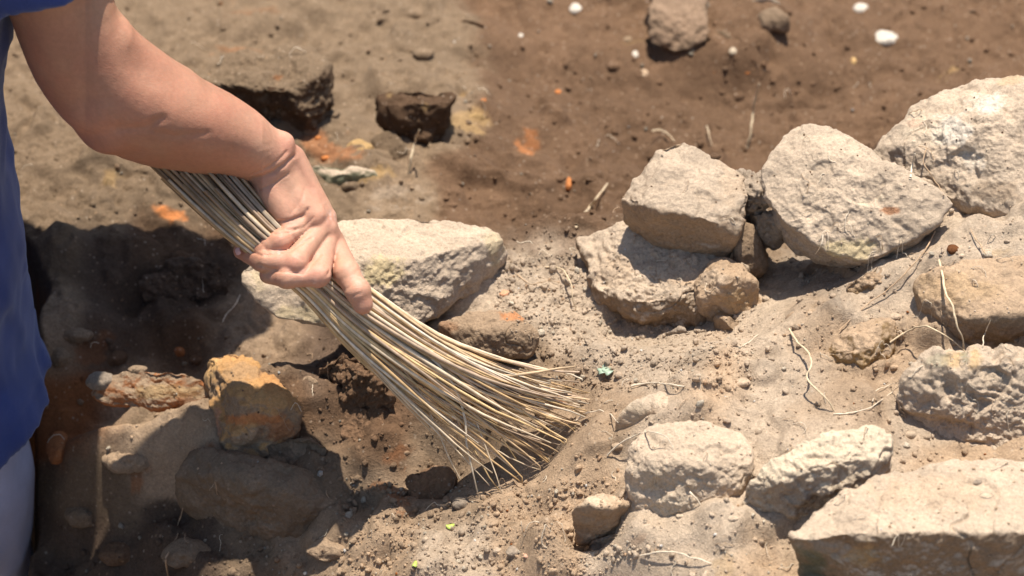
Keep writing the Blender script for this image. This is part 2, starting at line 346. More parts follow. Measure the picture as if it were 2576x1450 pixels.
stone('boulder', [(1640,-80,-.10),(1770,-80,-.10),(1792,80,-.11),(1788,108,-.125),(1700,139,-.135),(1624,112,-.13),(1632,30,-.10),(1745,30,-.098)], np.array([.27,.18,.115]), 'tall brown boulder at the top edge casting a dark shadow', embed=0, level=5, sharp=12, sink=.005, amp=1.2, side=MID*.8)
stone('rock', [(1905,30,-.11),(1950,12,-.1),(1992,40,-.1),(1985,85,-.125),(1915,75,-.125)], MID*.9, 'small brown rock right of the tall boulder at the top', level=5, sharp=7, sink=.005)
stone('rock', [(1880,0,-.11),(1940,-10,-.1),(1970,10,-.11),(1900,22,-.12)], CREAM*.8, 'cream stone at the top edge behind the small brown rock', level=4, sharp=7, sink=.005)
stone('rock', [(1130,60,-.12),(1170,45,-.11),(1225,60,-.115),(1215,80,-.13),(1140,80,-.13)], BROWN*1.2, 'low brown lump near the top, upper left of the tall boulder', level=4, sharp=7, sink=.005)
stone('rock', [(1780,85,-.13),(1820,75,-.12),(1845,95,-.125),(1820,115,-.14),(1785,110,-.14)], TL*.95, 'small tan rock at the right foot of the tall boulder', level=4, sharp=7, sink=.005)

stone('rock', [(1880,1110,.02),(1940,1080,.03),(2000,1090,.03),(1970,1150,.01),(1900,1205,.0),(1875,1160,.01)], PALE*.98, 'crusty pale lump left of the sunlit cream rock', bury=.011, level=5, sharp=8, crumb=.8, sink=.02, amp=1.2)
stone('rock', [(1885,880,.02),(1960,865,.03),(2040,880,.03),(2060,915,.015),(1960,935,.0),(1890,915,.0)], TAN*.95, 'low tan ledge right under the wedge of brown earth', bury=.011, level=5, sharp=9, crumb=.4, sink=.02, side=TAN*.8)
stone('rock', [(1980,790,.035),(2060,770,.05),(2100,800,.05),(2085,870,.025),(2020,885,.02),(1985,840,.025)], TAN*.95, 'soft rounded tan lump left of the brown sandstone lump', bury=.011, level=5, sharp=8, crumb=.3, sink=.02, side=TAN*.8)
stone('earth_clod', [(1660,840,-.03),(1710,815,-.02),(1750,840,-.02),(1740,875,-.045),(1680,870,-.045)], GREY*.9, 'grey crumbly clod fallen below the front edge of the ledge stone', cat='clod', level=5, sharp=6, crumb=1.4, amp=1.6, mat=M_clod, sink=.01)
stone('rock', [(1640,1330,-.02),(1760,1300,-.01),(1800,1350,-.01),(1760,1420,-.04),(1660,1430,-.05)], PALE*.98, 'pale lump of crusted earth at the bottom, below the pitted pale rock', bury=.011, level=5, sharp=8, crumb=.9, sink=.02, amp=1.3)
stone('rock', [(1830,1330,-.01),(1930,1310,.0),(1985,1370,-.01),(1980,1460,-.04),(1860,1460,-.05)], TAN*1.02, 'dusty tan rock at the bottom edge left of the corner slab', bury=.011, level=6, sharp=9, crumb=.4, sink=.02, pl=[(1850,1430,50,30,OCHRE*.8,.6)])
stone('rock', [(1930,1010,.005),(1975,965,.03),(2050,960,.035),(2110,1000,.02),(2090,1040,.0),(1960,1045,-.005)], TAN*.9, 'brown rock with a pale left edge, crossed by the shadow of the arched root', bury=.011, level=5, sharp=8, crumb=.3, sink=.02, pl=[(1955,1005,24,26,CREAM*.85,.8)])
stone('rock', [(240,1080,-.225),(330,1050,-.20),(430,1055,-.20),(510,1085,-.205),(480,1170,-.235),(380,1215,-.25),(270,1160,-.245),(370,1110,-.205)], TAN*1.0, 'sunlit lumpy pale brown rock just below the dark crack', level=6, sharp=7, crumb=.5, amp=1.5, sink=.02, side=TAN*.85, pl=[(340,1215,20,14,RUST,.6),(420,1100,40,30,PALE,.5)])
stone('rock', [(205,1000,-.12),(240,950,-.11),(300,930,-.10),(420,925,-.095),(525,955,-.10),(530,1015,-.12),(400,1035,-.13),(300,1030,-.13)], TAN*.8, 'reddish brown ledge of earth over the dark crack', level=6, sharp=9, crumb=.9, amp=1.3, sink=.01, side=RUST*1.3, mat=M_clod, pl=[(430,985,90,16,OCHRE*.85,.6)])
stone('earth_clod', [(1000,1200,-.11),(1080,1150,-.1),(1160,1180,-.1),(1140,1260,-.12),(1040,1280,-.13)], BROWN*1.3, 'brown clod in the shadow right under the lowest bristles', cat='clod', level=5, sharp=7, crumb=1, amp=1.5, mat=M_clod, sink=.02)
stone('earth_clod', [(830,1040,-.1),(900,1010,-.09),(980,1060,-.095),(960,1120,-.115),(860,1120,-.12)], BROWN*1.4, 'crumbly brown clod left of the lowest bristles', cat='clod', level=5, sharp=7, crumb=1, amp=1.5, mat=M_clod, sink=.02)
stone('rock', [(330,700,-.12),(420,640,-.105),(560,650,-.105),(580,720,-.125),(480,780,-.145),(360,770,-.145)], DARK*1.2, 'large earth mass coloured dark for the round shadow left of the hand', level=6, sharp=7, crumb=1, amp=1.6, mat=M_clod, sink=.03)  # the head's shadow is put into this dark colour
stone('rock', [(130,330,-.11),(230,300,-.1),(330,330,-.1),(320,380,-.12),(180,390,-.12)], TL*.95, 'low weathered lump of soil under the elbow', level=5, sharp=6, crumb=.6, mat=M_clod, sink=.02)
stone('rock', [(2120,640,.05),(2180,690,.05),(2100,740,.02),(2000,730,-.01),(1960,680,-.02),(2050,670,.0)], MID*1.0, 'brown earth bank at the back of the dark cavity', level=5, sharp=7, crumb=1.0, sink=.02, mat=M_clod)
# ------------------------------------------------------------------ ground
GP = [(-100,100,-.12),(100,100,-.12),(500,50,-.12),(900,60,-.12),(1400,50,-.14),(2000,50,-.15),(2500,50,-.13),(1000,250,-.12),(1500,300,-.16),
(2000,300,-.17),(2400,150,-.15),(1400,500,-.14),(1100,480,-.11),(1400,570,-.13),(1800,330,-.16),(1500,610,-.01),(1400,650,-.02),(1300,720,-.03),(1400,900,-.035),
(1600,900,-.01),(1800,950,.01),(1450,800,-.035),(1600,800,-.055),(1700,880,-.05),(1500,760,-.03),(1980,640,-.01),(2080,690,-.01),(1930,760,-.0),(2000,800,.03),(2250,620,.06),(2450,600,.09),(2576,560,.11),
(2200,780,.04),(2100,1000,.02),(2300,950,.03),(1450,1050,-.05),(1300,1200,-.09),(1600,1000,-.01),(1700,1150,.0),(2000,1050,.03),(1850,1240,.02),(1790,1140,.03),(1870,1060,.03),(1930,1030,.025),(1760,1230,.02),(2000,1060,.045),(2200,1040,.05),(2290,1200,.01),
(1500,1200,-.05),(1450,1400,-.08),(1800,1400,-.03),(2050,1440,-.05),(1200,1400,-.1),(900,1400,-.155),(1000,1250,-.16),(700,1300,-.20),(400,1400,-.27),
(150,1400,-.31),(300,1200,-.27),(400,1060,-.225),(330,990,-.13),(450,970,-.125),(650,900,-.14),(250,900,-.14),(350,750,-.15),(350,620,-.115),(100,700,-.12),(550,700,-.15),(550,560,-.11),(200,450,-.1),
(100,300,-.11),(850,950,-.13),(700,850,-.14),(1100,1000,-.1),(850,500,-.1),(1000,700,-.06),(1150,850,-.045),(1270,725,-.025),(1200,780,-.03),(2300,1240,.01),(2500,1240,.015),(2300,1000,.0),(1350,1050,-.07),
(1980,690,-.045),(2060,700,-.04),(1960,780,.01),(2080,770,.03),(2430,540,.13),(2350,610,.10),(2240,690,.055),(2150,720,.03),(2000,650,-.03),(2080,640,-.02),(2000,-300,-.1),(1000,-300,-.08),(100,-300,-.08),(2900,-100,-.1),(2800,700,.12),(2800,1300,.03),(2300,1700,-.06),(1500,1700,-.14),(700,1700,-.26),(100,1700,-.36),(2300,700,.06),(2500,1000,.0),(2420,1180,-.01)]
GPW = np.array([at(*g) for g in GP])
def gbase(x, y):
    num = np.zeros_like(x); den = np.zeros_like(x)
    for p, sg in zip(GPW, GSIG):
        d2 = (x-p[0])**2 + (y-p[1])**2
        wgt = np.exp(-d2/(2*sg**2)) + 1e-4/(d2*60+0.02)**2*0.02
        num += wgt*p[2]; den += wgt
    return num/den
# shaped bumps and hollows: X, Y, z, rx, ry (photo px along x / up the page), height m
LUMPS = [(1345,780,-.03,70,50,.006),(2100,830,.03,70,45,.012),(1900,960,.01,60,20,.008),(1170,590,-.1,60,30,.01),
(700,470,-.1,120,40,.012),(250,350,-.1,130,60,.012),(650,60,-.12,200,50,.012),(1350,340,-.15,180,60,.02),(1100,320,-.12,70,60,.012),(1300,500,-.14,90,40,.014),
(2050,245,-.16,70,16,-.014),(2080,200,-.15,40,16,-.010),(1930,140,-.14,30,16,-.010),(1720,45,-.14,40,40,-.0),(1490,1370,-.06,50,40,-.022),(1200,1150,-.09,80,40,-.010),
(1720,860,-.05,60,30,-.010),(1330,1060,-.07,40,30,.006),(400,1035,-.14,90,14,-.035),(300,1010,-.14,40,14,-.02),(500,1030,-.14,50,12,-.02),(380,950,-.13,110,26,.018),(330,1110,-.17,110,40,.016),
(800,1250,-.15,110,60,.012),(300,660,-.13,140,50,.02),(330,760,-.14,40,25,-.015),(480,820,-.14,50,30,.01),(230,800,-.14,70,40,.012),(1250,1000,-.09,70,40,-.012),
(1000,960,-.11,60,50,.014),(1050,1120,-.13,80,50,.01),(1700,1020,-.01,90,30,.008),(2080,1180,.03,50,50,.01),(2330,760,.07,60,40,.008),(2060,1360,-.04,60,50,.01),
(1830,1340,-.03,50,60,.012),(1750,1400,-.04,60,30,.01),(1600,1420,-.06,60,30,.014),(1250,1330,-.11,80,30,.01),(1350,1420,-.1,90,30,.01),(1100,1420,-.13,60,30,.008),(1800,1130,.0,70,40,.014),(1830,1290,-.02,50,50,-.010),(1400,1250,-.07,60,30,.010),(1320,1320,-.1,60,24,-.010),(1780,920,0,70,24,.010),(2180,1020,.03,60,20,.008),(1500,900,-.03,80,30,.010),(1350,900,-.04,50,24,-.008),(600,1000,-.15,30,30,-.01)]
MOUNDS = []
_r = random.Random(5)
for _ in range(75):
    X, Y = _r.uniform(0, 2700), _r.uniform(0, 1500)
    if X > 1200 and Y < 560 and _r.random() < .35: continue
    if 800 < X < 1500 and 850 < Y < 1150: continue
    c = at(X, Y, -.02 if X > 1400 and Y > 600 else -.12); r = _r.uniform(.018, .045)
    MOUNDS.append((c[0], c[1], r, r*_r.uniform(.14, .32)*(1.0 if Y > 560 else .8), _r.uniform(.45, .95), _r.gauss(.2, .5)))
for _ in range(260):
    X, Y = _r.uniform(0, 2700), _r.uniform(0, 1500)
    if X > 1250 and Y < 560 and _r.random() < .6: continue
    c = at(X, Y, -.05 if X > 1300 else -.12); r = 0.006 + 0.022*_r.random()**1.8
    MOUNDS.append((c[0], c[1], r, r*_r.uniform(.16, .42), _r.uniform(.5, .95), _r.uniform(0, 3.14)))
def ground_big(x, y):
    P = np.stack([x, y, np.zeros_like(x)], 1)
    z = gbase(x, y)
    wx = 0.006*vnoise(P, 40, 5); wy = 0.006*vnoise(P, 40, 6)
    for X, Y, zz, rx, ry, h in LUMPS:
        c = at(X, Y, zz)
        z += h*np.exp(-((x+wx-c[0])/(rx*S))**2 - ((y+wy-c[1])/(ry*S/0.643))**2)
    z += 0.007*fbm(P, 13, 3, 1)
    Pw = P + 0.007*np.stack([vnoise(P, 60, 91), vnoise(P, 60, 92), 0*x], 1)
    for (cx, cy, r, h, el, an) in MOUNDS:
        m = (np.abs(x-cx) < 2.2*r) & (np.abs(y-cy) < 2.2*r)
        if not m.any(): continue
        dx, dy = Pw[m, 0]-cx, Pw[m, 1]-cy
        u = dx*math.cos(an)+dy*math.sin(an); v = (-dx*math.sin(an)+dy*math.cos(an))/el
        z[m] = z[m] + h*sstep(1.15, 0.55, np.sqrt(u*u+v*v)/r)
    tm = .6
    z += tm*.0075*np.tanh(5*fbm(P + .01*np.stack([vnoise(P, 50, 93), vnoise(P, 50, 94), 0*x], 1), 15, 3, 201))
    return z, P
def ground_z(x, y, fine=True, z0=None, damp=None):
    if z0 is not None: z = z0.copy(); P = np.stack([x, y, 0*x], 1)
    else: z, P = ground_big(x, y)
    if fine:
        P3 = np.stack([x, y, z], 1)
        if damp is None: damp = 1.0
        Xp, Yp = proj(P3)
        sm = sstep(1480, 1600, Xp+40*vnoise(P, 20, 8))*sstep(940, 1010, Yp+40*vnoise(P, 20, 7))*sstep(1500, 1400, Yp)   # wind-smoothed dust drapes
        q = (1-.6*sm)*damp
        z = z + q*(0.0040*fbm(P3, 48, 3, 21, 0.55) + 0.0016*fbm(P3, 150, 3, 31, 0.62))
        near = (np.abs(x) < .75) & (y > -.6) & (y < 1.1)
        Pn = P3[near]; cm = sstep(-.3, .4, fbm(Pn, 17, 3, 70)); qn = q[near] if np.ndim(q) else q
        z[near] += qn*((0.12+.88*cm)*(0.0052*worley(Pn, 88, 71)+0.0034*worley(Pn, 190, 75)-.002) - .0018*sstep(.45, .7, fbm(Pn, 30, 3, 44)))
        # dust banked up between the stones of the right-hand rubble
        bank = sstep(1400, 1560, Xp)*sstep(590, 680, Yp)*(1-np.exp(-((Xp-2060)/150)**2-((Yp-670)/90)**2))
        z = z + .0075*bank
    # trench in which the person stands, left of the picture
    e = -0.418 - 0.20*sstep(0.13, 0.34, y) - 0.1*sstep(.5, .9, y)
    tr = sstep(0.0, 0.07, e - x + 0.006*vnoise(P, 30, 9))*sstep(1.4, 0.9, y)
    z = z*(1-tr) + (-0.97+0.01*vnoise(P, 12, 3))*tr
    return z
# base colours over the place, darkened where cast shade is painted in: X, Y, colour
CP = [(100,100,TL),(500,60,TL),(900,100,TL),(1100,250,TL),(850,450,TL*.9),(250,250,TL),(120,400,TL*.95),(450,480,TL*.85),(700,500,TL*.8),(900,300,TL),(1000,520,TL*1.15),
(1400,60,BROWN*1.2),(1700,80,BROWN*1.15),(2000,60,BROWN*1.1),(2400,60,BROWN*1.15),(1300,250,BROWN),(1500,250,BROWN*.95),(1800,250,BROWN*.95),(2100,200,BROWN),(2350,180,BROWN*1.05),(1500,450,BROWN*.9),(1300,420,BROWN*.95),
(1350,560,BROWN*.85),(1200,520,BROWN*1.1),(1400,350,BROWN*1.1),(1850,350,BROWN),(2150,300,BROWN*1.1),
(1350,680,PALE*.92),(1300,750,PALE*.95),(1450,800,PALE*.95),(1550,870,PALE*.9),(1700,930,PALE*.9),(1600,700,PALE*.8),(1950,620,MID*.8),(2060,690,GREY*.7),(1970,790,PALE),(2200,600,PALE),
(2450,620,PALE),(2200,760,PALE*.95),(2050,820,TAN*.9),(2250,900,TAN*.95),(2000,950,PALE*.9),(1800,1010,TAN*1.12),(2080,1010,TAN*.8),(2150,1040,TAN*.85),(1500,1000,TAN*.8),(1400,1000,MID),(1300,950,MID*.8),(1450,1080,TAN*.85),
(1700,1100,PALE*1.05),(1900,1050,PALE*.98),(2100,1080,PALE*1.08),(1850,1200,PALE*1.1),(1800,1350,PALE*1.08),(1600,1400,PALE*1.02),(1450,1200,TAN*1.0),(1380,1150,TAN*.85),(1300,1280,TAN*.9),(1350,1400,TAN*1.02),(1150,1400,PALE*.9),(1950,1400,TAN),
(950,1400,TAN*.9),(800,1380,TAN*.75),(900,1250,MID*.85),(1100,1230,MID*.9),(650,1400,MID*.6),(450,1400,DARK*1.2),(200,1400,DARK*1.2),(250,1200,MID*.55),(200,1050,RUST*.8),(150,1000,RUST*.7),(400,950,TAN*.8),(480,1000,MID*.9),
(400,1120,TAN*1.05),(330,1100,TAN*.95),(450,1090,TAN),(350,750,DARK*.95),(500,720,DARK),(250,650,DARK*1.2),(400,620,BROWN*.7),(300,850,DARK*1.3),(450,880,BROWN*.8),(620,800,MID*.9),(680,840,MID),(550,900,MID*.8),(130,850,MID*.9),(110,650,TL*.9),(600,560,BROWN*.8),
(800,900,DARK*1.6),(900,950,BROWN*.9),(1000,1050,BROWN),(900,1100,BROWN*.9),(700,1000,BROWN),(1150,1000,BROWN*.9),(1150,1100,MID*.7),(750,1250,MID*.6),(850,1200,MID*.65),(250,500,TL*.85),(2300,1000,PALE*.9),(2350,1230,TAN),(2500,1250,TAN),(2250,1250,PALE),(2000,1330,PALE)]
# patches: X,Y,rx,ry,colour,strength
PATCH = [(430,533,34,20,ORANGE*1.25,1),(1345,340,24,16,ORANGE*.8,.6),(1310,360,22,10,ORANGE,.6),(165,1020,45,60,RUST*.9,.8),(240,870,60,26,RUST*.7,.6),(90,760,14,30,ORANGE*.7,.7),(350,1215,14,26,RUST,.7),
(420,975,90,14,OCHRE*.8,.6),(290,460,34,20,OCHRE*.8,.7),(1030,970,60,20,RUST*.9,.4),(1010,1150,40,16,RUST*.8,.6),(980,1240,40,16,RUST*.9,.6),(1400,1000,26,18,ORANGE*.7,.6),(820,375,60,40,RUST*1.3,.65),(950,435,60,20,OCHRE*.9,.8),
(1190,290,50,30,OCHRE*.95,.7),(600,130,40,14,ORANGE*.6,.5),(1640,95,60,10,OCHRE*.7,.4),(1750,190,60,20,BROWN*1.5,.5),(640,1130,20,20,RUST,.3),
(1010,1280,20,10,RUST,.5),(530,1130,16,10,ORANGE*.8,.7),(2390,185,16,10,OCHRE,.6),(1000,500,60,18,PALE*.75,.6),(920,560,90,14,PALE*.75,.4),(350,1170,26,16,RUST*.9,.5),(1830,1440,30,40,OCHRE*.7,.5),(1620,1360,26,20,ORANGE*.5,.3),
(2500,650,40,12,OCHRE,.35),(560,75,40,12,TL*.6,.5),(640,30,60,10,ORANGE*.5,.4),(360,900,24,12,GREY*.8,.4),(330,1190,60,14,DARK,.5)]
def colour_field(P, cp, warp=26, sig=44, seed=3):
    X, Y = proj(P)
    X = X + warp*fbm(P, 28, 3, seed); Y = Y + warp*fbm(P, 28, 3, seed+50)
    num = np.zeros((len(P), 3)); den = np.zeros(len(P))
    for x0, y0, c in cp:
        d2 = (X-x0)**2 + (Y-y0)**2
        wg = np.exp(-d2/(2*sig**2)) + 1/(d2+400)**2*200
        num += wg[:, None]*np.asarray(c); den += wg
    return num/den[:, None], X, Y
def patches(Pw, C, X, Y, pl, seed=8):
    e = 0.45*fbm(Pw, 90, 3, seed) + .22*fbm(Pw, 340, 2, seed+3)
    for x0, y0, rx, ry, c, s in pl:
        r = np.sqrt(((X-x0)/rx)**2 + ((Y-y0)/ry)**2) + e
        m = (sstep(1.25, 0.55, r)*s*.88)[:, None]
        C = C*(1-m) + np.asarray(c)*m
    return C

CON = []
for a, k in STONES:
    if k.get('embed', 1) == 0: continue
    P = np.array([at(*p) for p in a[1]]); c0 = P.mean(0)
    z0, z1 = P[:, 2].min(), P[:, 2].max()
    for p in P:
        if p[2] < z0 + (0.45 if k.get('bury', 0) < .008 else .8)*(z1-z0) or z1 - z0 < 0.02:
            o = p[:2]-c0[:2]; o = o/(np.linalg.norm(o)+1e-6)*0.004
            CON.append((p[0]+o[0], p[1]+o[1], p[2]+k.get('bury', .006)))
GPW = np.vstack([GPW, np.array(CON)])
GSIG = np.concatenate([np.array([.05 if g[1] < 540 else .03 for g in GP]), np.full(len(CON), .017)])
def axis(lo, hi, step, far, n=26, mult=None):
    mid = np.arange(lo, hi, step)
    g = np.geomspace(step, far, n)
    g = np.cumsum(g)
    g = g/g[-1]*far
    return np.concatenate([lo - g[::-1], mid, hi + g])
gx = axis(-0.52, 0.57, 0.00195, 9.0)
ya = np.arange(-0.46, 0.30, 0.0019)
st = 0.0019; yb = [0.30]
while yb[-1] < 1.05: st = min(st*1.007, 0.005); yb.append(yb[-1]+st)
gf = np.cumsum(np.geomspace(0.003, 9, 28)); gf = gf/gf[-1]*12
gy = np.concatenate([-0.46-gf[::-1], ya, np.array(yb), yb[-1]+gf])
GXm, GYm = np.meshgrid(gx, gy)
fx, fy = GXm.ravel(), GYm.ravel()
z_big, _ = ground_big(fx, fy)
_g = np.gradient(z_big.reshape(len(gy), len(gx)), gy, gx)
_sl = np.hypot(_g[0], _g[1]).ravel()
fz = ground_z(fx, fy, True, z_big, 1/(1+5.5*np.maximum(0, _sl-.25)))
GV = np.stack([fx, fy, fz], 1)
nx, ny = len(gx), len(gy)
ii = (np.arange(ny-1)[:, None]*nx + np.arange(nx-1)[None, :]).ravel()
GF = np.stack([ii, ii+1, ii+nx+1, ii+nx], 1)
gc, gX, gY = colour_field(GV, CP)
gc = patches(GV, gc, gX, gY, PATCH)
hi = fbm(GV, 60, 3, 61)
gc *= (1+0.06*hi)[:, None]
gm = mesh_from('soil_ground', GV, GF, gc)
ground = tag(link('ground', gm, M_soil), 'dusty crumbly excavated soil with brown and pale areas', kind='structure')
print('ground verts', len(GV))
def gz(x, y):
    i = min(max(int(np.searchsorted(gx, x)), 1), nx-1); j = min(max(int(np.searchsorted(gy, y)), 1), ny-1)
    return float(max(fz[j*nx+i], fz[(j-1)*nx+i], fz[j*nx+i-1]))
FL = gz
def ghit(X, Y):
    """where the photo ray meets the ground"""
    lo, hi = -0.35, 0.25
    f = lambda z: (lambda p: z*ZS - gz(p[0], p[1]))(at(X, Y, z))
    z = hi
    while z > lo:
        if f(z) < 0: break
        z -= 0.004
    p = at(X, Y, z+0.002); p[2] = gz(p[0], p[1]); return p

for a, k in STONES:
    k.pop('embed', 0) if False else None
    build_stone(*a, **k)
dg = None
def refresh():
    global dg
    bpy.context.view_layer.update(); dg = bpy.context.evaluated_depsgraph_get()
refresh()
def look(X, Y):
    d = FW*D + RT*((X-1288)*S) + UP*((725-Y)*S)
    h, loc, n, i, ob, m = sc.ray_cast(dg, Vector(CAM), Vector(d).normalized())
    return np.array(loc), np.array(n), ob
def nugget(X, Y, rx, ry, col, label, name='pebble', cat='stone', lv=4, lift=.5, mat=None, group=None, sharp=5):
    p = look(X, Y+ry*.7)[0]; z = (p[2]-.0015)/ZS; h = ry*S*1.3/ZS
    pts = [(X-rx, Y, z+h*lift*.6), (X+rx, Y-ry*.2, z+h*lift*.6), (X-rx*.4, Y-ry, z+h*lift), (X+rx*.5, Y-ry*.9, z+h*lift), (X-rx*.5, Y+ry, z), (X+rx*.6, Y+ry*.8, z), (X, Y, z+h)]
    return build_stone(name, pts, col, label, cat, level=lv, sharp=sharp, sink=.004, amp=1.5, crumb=.35, mat=mat, group=group)
for a in [(2228,97,36,24,WHITE*.95,'white stone lying alone on brown soil at the upper right'),
 (2166,22,22,14,WHITE*.95,'small white stone near the top edge, above the lone white stone'),
 (1448,22,20,17,WHITE*.95,'white pebble at the top edge near the middle'),
 (1142,102,12,9,WHITE*.9,'tiny white pebble in upper left background'),
 (1600,138,13,12,WHITE*.9,'pale pebble directly left below the tall boulder'),
 (1845,128,14,14,CREAM*.9,'cream pebble right below the small tan rock at the top'),
 (1690,470,4,4,WHITE,'white fleck on soil left of the upright stone'),
 (1620,185,13,12,TAN,'tan pebble below the pale pebble at the top middle'),
 (2147,155,8,12,OCHRE*1.2,'yellow pebble left of the spot under the lone white stone'),
 (1580,100,14,10,TL*1.2,'dull grey pebble left of the tall boulder foot'),
 (1310,90,9,7,WHITE*.9,'pale pebble between top white pebble and tiny white pebble'),
 (1690,300,9,7,WHITE*.9,'white pebble on brown soil above the upright stone')]:
    if a[0:2] == (1690,470): continue
    nugget(*a)
for a in [(1875,180,20,10,'orange clay fragment on the dark soil at the top right'),(1404,232,10,7,'small orange clay crumb in the middle of the brown soil'),(1432,464,12,20,'orange clay fragment left of the upright grey stone'),
 (1800,178,12,9,'dull orange crumb left of the orange clay fragment at the top right'),(820,395,16,10,'orange clay crumb behind the wrist'),(1216,254,8,6,'faint orange crumb above the ochre ridge'),(2440,690,3,3,'x'),(800,345,12,10,'orange crumb under the large blurred soil block')]:
    if a[4] == 'x': continue
    nugget(a[0], a[1], a[2], a[3], ORANGE*.95, a[4], 'clay_fragment', 'clay fragment', 4)
nugget(1268,738,18,13,np.array([.62,.33,.19]),'pale orange clay fragment beside the right end of the flat slab','clay_fragment','clay fragment',4)
nugget(1327,1400,12,8,np.array([.6,.33,.22]),'pink clay fragment on the gravel near the bottom','clay_fragment','clay fragment',4)
nugget(2398,628,16,13,RUST*.5,'dark brown earth ball above the smooth brown stone','earth_clod','clod',4,mat=M_clod)
nugget(2460,1215,16,10,GREY*.8,'small grey clod lying on the corner slab','earth_clod','clod',4,mat=M_clod,lift=.9)
nugget(1250,1385,14,12,PALE,'pale pebble on the gravel near the bottom, left of the pink clay fragment')
nugget(1160,1268,24,17,GREY*.6,'dark grey pebble in the shadow of the bristle tips')
nugget(1295,1390,26,16,GREY*.95,'lumpy grey clod right of the pale pebble near the bottom','earth_clod','clod',4,mat=M_clod)
nugget(330,1150,85,46,TAN*.95,'broad lumpy tan rock on the bank left of the big shaded grey brown rock','rock','stone',5,lift=.55,mat=M_clod,sharp=7)
nugget(215,1290,60,42,MID*.7,'dark lumpy rock low on the bank near the trouser leg','rock','stone',5,lift=.6,mat=M_clod,sharp=7)
nugget(470,1395,80,40,MID*.75,'brown lump at the bottom edge below the big shaded grey brown rock','rock','stone',5,lift=.6,mat=M_clod,sharp=7)
nugget(300,1395,60,34,BROWN*1.2,'small dark lump at the bottom edge beside the trailing brown root','rock','stone',5,lift=.6,mat=M_clod,sharp=7)
nugget(840,1385,80,34,TAN*.85,'low sandy lump at the bottom edge under the hand shadow','rock','stone',5,lift=.45,mat=M_clod,sharp=7)
nugget(150,1130,38,50,RUST*1.2,'rusty lump right beside the shirt hem','rock','stone',5,lift=.5,mat=M_clod,sharp=7)
# rubble in the shaded hollow, bottom left
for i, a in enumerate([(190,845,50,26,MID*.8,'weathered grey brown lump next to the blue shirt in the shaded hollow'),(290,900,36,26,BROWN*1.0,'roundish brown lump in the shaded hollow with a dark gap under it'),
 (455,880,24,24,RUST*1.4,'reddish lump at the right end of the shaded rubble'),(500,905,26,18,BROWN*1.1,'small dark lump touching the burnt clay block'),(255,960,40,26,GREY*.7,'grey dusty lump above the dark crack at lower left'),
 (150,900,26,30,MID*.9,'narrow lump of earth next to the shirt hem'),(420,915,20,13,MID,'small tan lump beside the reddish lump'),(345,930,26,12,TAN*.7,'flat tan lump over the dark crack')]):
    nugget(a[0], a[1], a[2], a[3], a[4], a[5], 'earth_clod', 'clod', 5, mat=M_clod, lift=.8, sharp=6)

HB = []
for _ in range(80):
    X, Y = (_r.uniform(1280, 2560), _r.uniform(620, 1440)) if _r.random() < .7 else (_r.uniform(150, 1250), _r.uniform(880, 1440))
    if 850 < X < 1470 and 850 < Y < 1120: continue
    q = look(X, Y)
    if q[2].name != ground.name: continue
    rx = 9+20*_r.random()**1.7
    cc = colour_field(q[0][None], CP)[0][0]*_r.uniform(.95, 1.15)
    HB.append((X, Y, nugget(X, Y, rx, rx*_r.uniform(.55, .8), cc, 'small dusty half buried stone, one of many alike in the rubble', 'small_stone', 'stone', 4, lift=.35, group='small half buried stones in the rubble', sharp=7)))
BGC = []
for _ in range(26):
    X, Y = _r.uniform(0, 2560), _r.uniform(10, 520)
    if (X < 760 and Y < 420 and Y < 560) and X < 450+0*Y and Y < 330: pass
    q = look(X, Y)
    if q[2].name != ground.name: continue
    rx = 12+24*_r.random()**1.6
    cc = colour_field(q[0][None], CP)[0][0]*_r.uniform(.85, 1.15)
    HB.append((X, Y, nugget(X, Y, rx, rx*_r.uniform(.5, .75), cc, 'x', 'earth_clod', 'clod', 4, lift=.5, mat=M_clod, group='half buried clods in the blurred soil behind', sharp=6)))
MARK = [(670,220,'the large blurred soil block'),(1045,290,'the dark blurred soil block'),(905,385,'the round yellow stone'),(1700,60,'the tall boulder at the top'),(2228,97,'the lone white stone'),(1432,464,'the orange clay fragment on brown soil'),(1700,350,'the upright grey stone'),(2040,310,'the big tilted stone'),(430,533,'the orange stain left of the broom'),(1150,560,'the flat slab behind the hand'),(640,1000,'the burnt clay block'),(640,1240,'the big shaded grey brown rock'),(1230,840,'the brown rock beside the bristles'),(1700,1040,'the smooth rounded cream stone'),(1680,1190,'the pitted pale rock'),
 (1500,1290,'the small jutting tan rock'),(2060,1190,'the sunlit cream rock'),(2430,1020,'the rough layered grey block'),(2300,1300,'the corner slab'),(2430,770,'the smooth brown stone'),(2150,890,'the rounded sandstone lump'),
 (2190,720,'the crumbling tan rock'),(1830,730,'the knobbly tan rock'),(1600,740,'the ledge stone'),(900,950,'the dark crumbly clod'),(370,1120,'the lumpy rock below the dark crack'),(1040,1220,'the brown clod under the lowest bristles'),(1327,1400,'the pink clay fragment')]
cnt = {}
for X, Y, o in sorted(HB, key=lambda q: min(math.hypot(q[0]-m[0], q[1]-m[1]) for m in MARK)):
    m = min(MARK, key=lambda m: math.hypot(X-m[0], Y-m[1])); dx, dy = X-m[0], Y-m[1]
    side = ('right of' if dx > 0 else 'left of') if abs(dx) > abs(dy) else ('below' if dy > 0 else 'above')
    k = (m[2], side); cnt[k] = cnt.get(k, 0)+1
    o['label'] = ['nearest', 'second nearest', 'third nearest', 'fourth nearest', 'fifth nearest', 'sixth nearest', 'seventh nearest'][min(cnt[k]-1, 6)] + ' small half buried stone ' + side + ' ' + m[2]
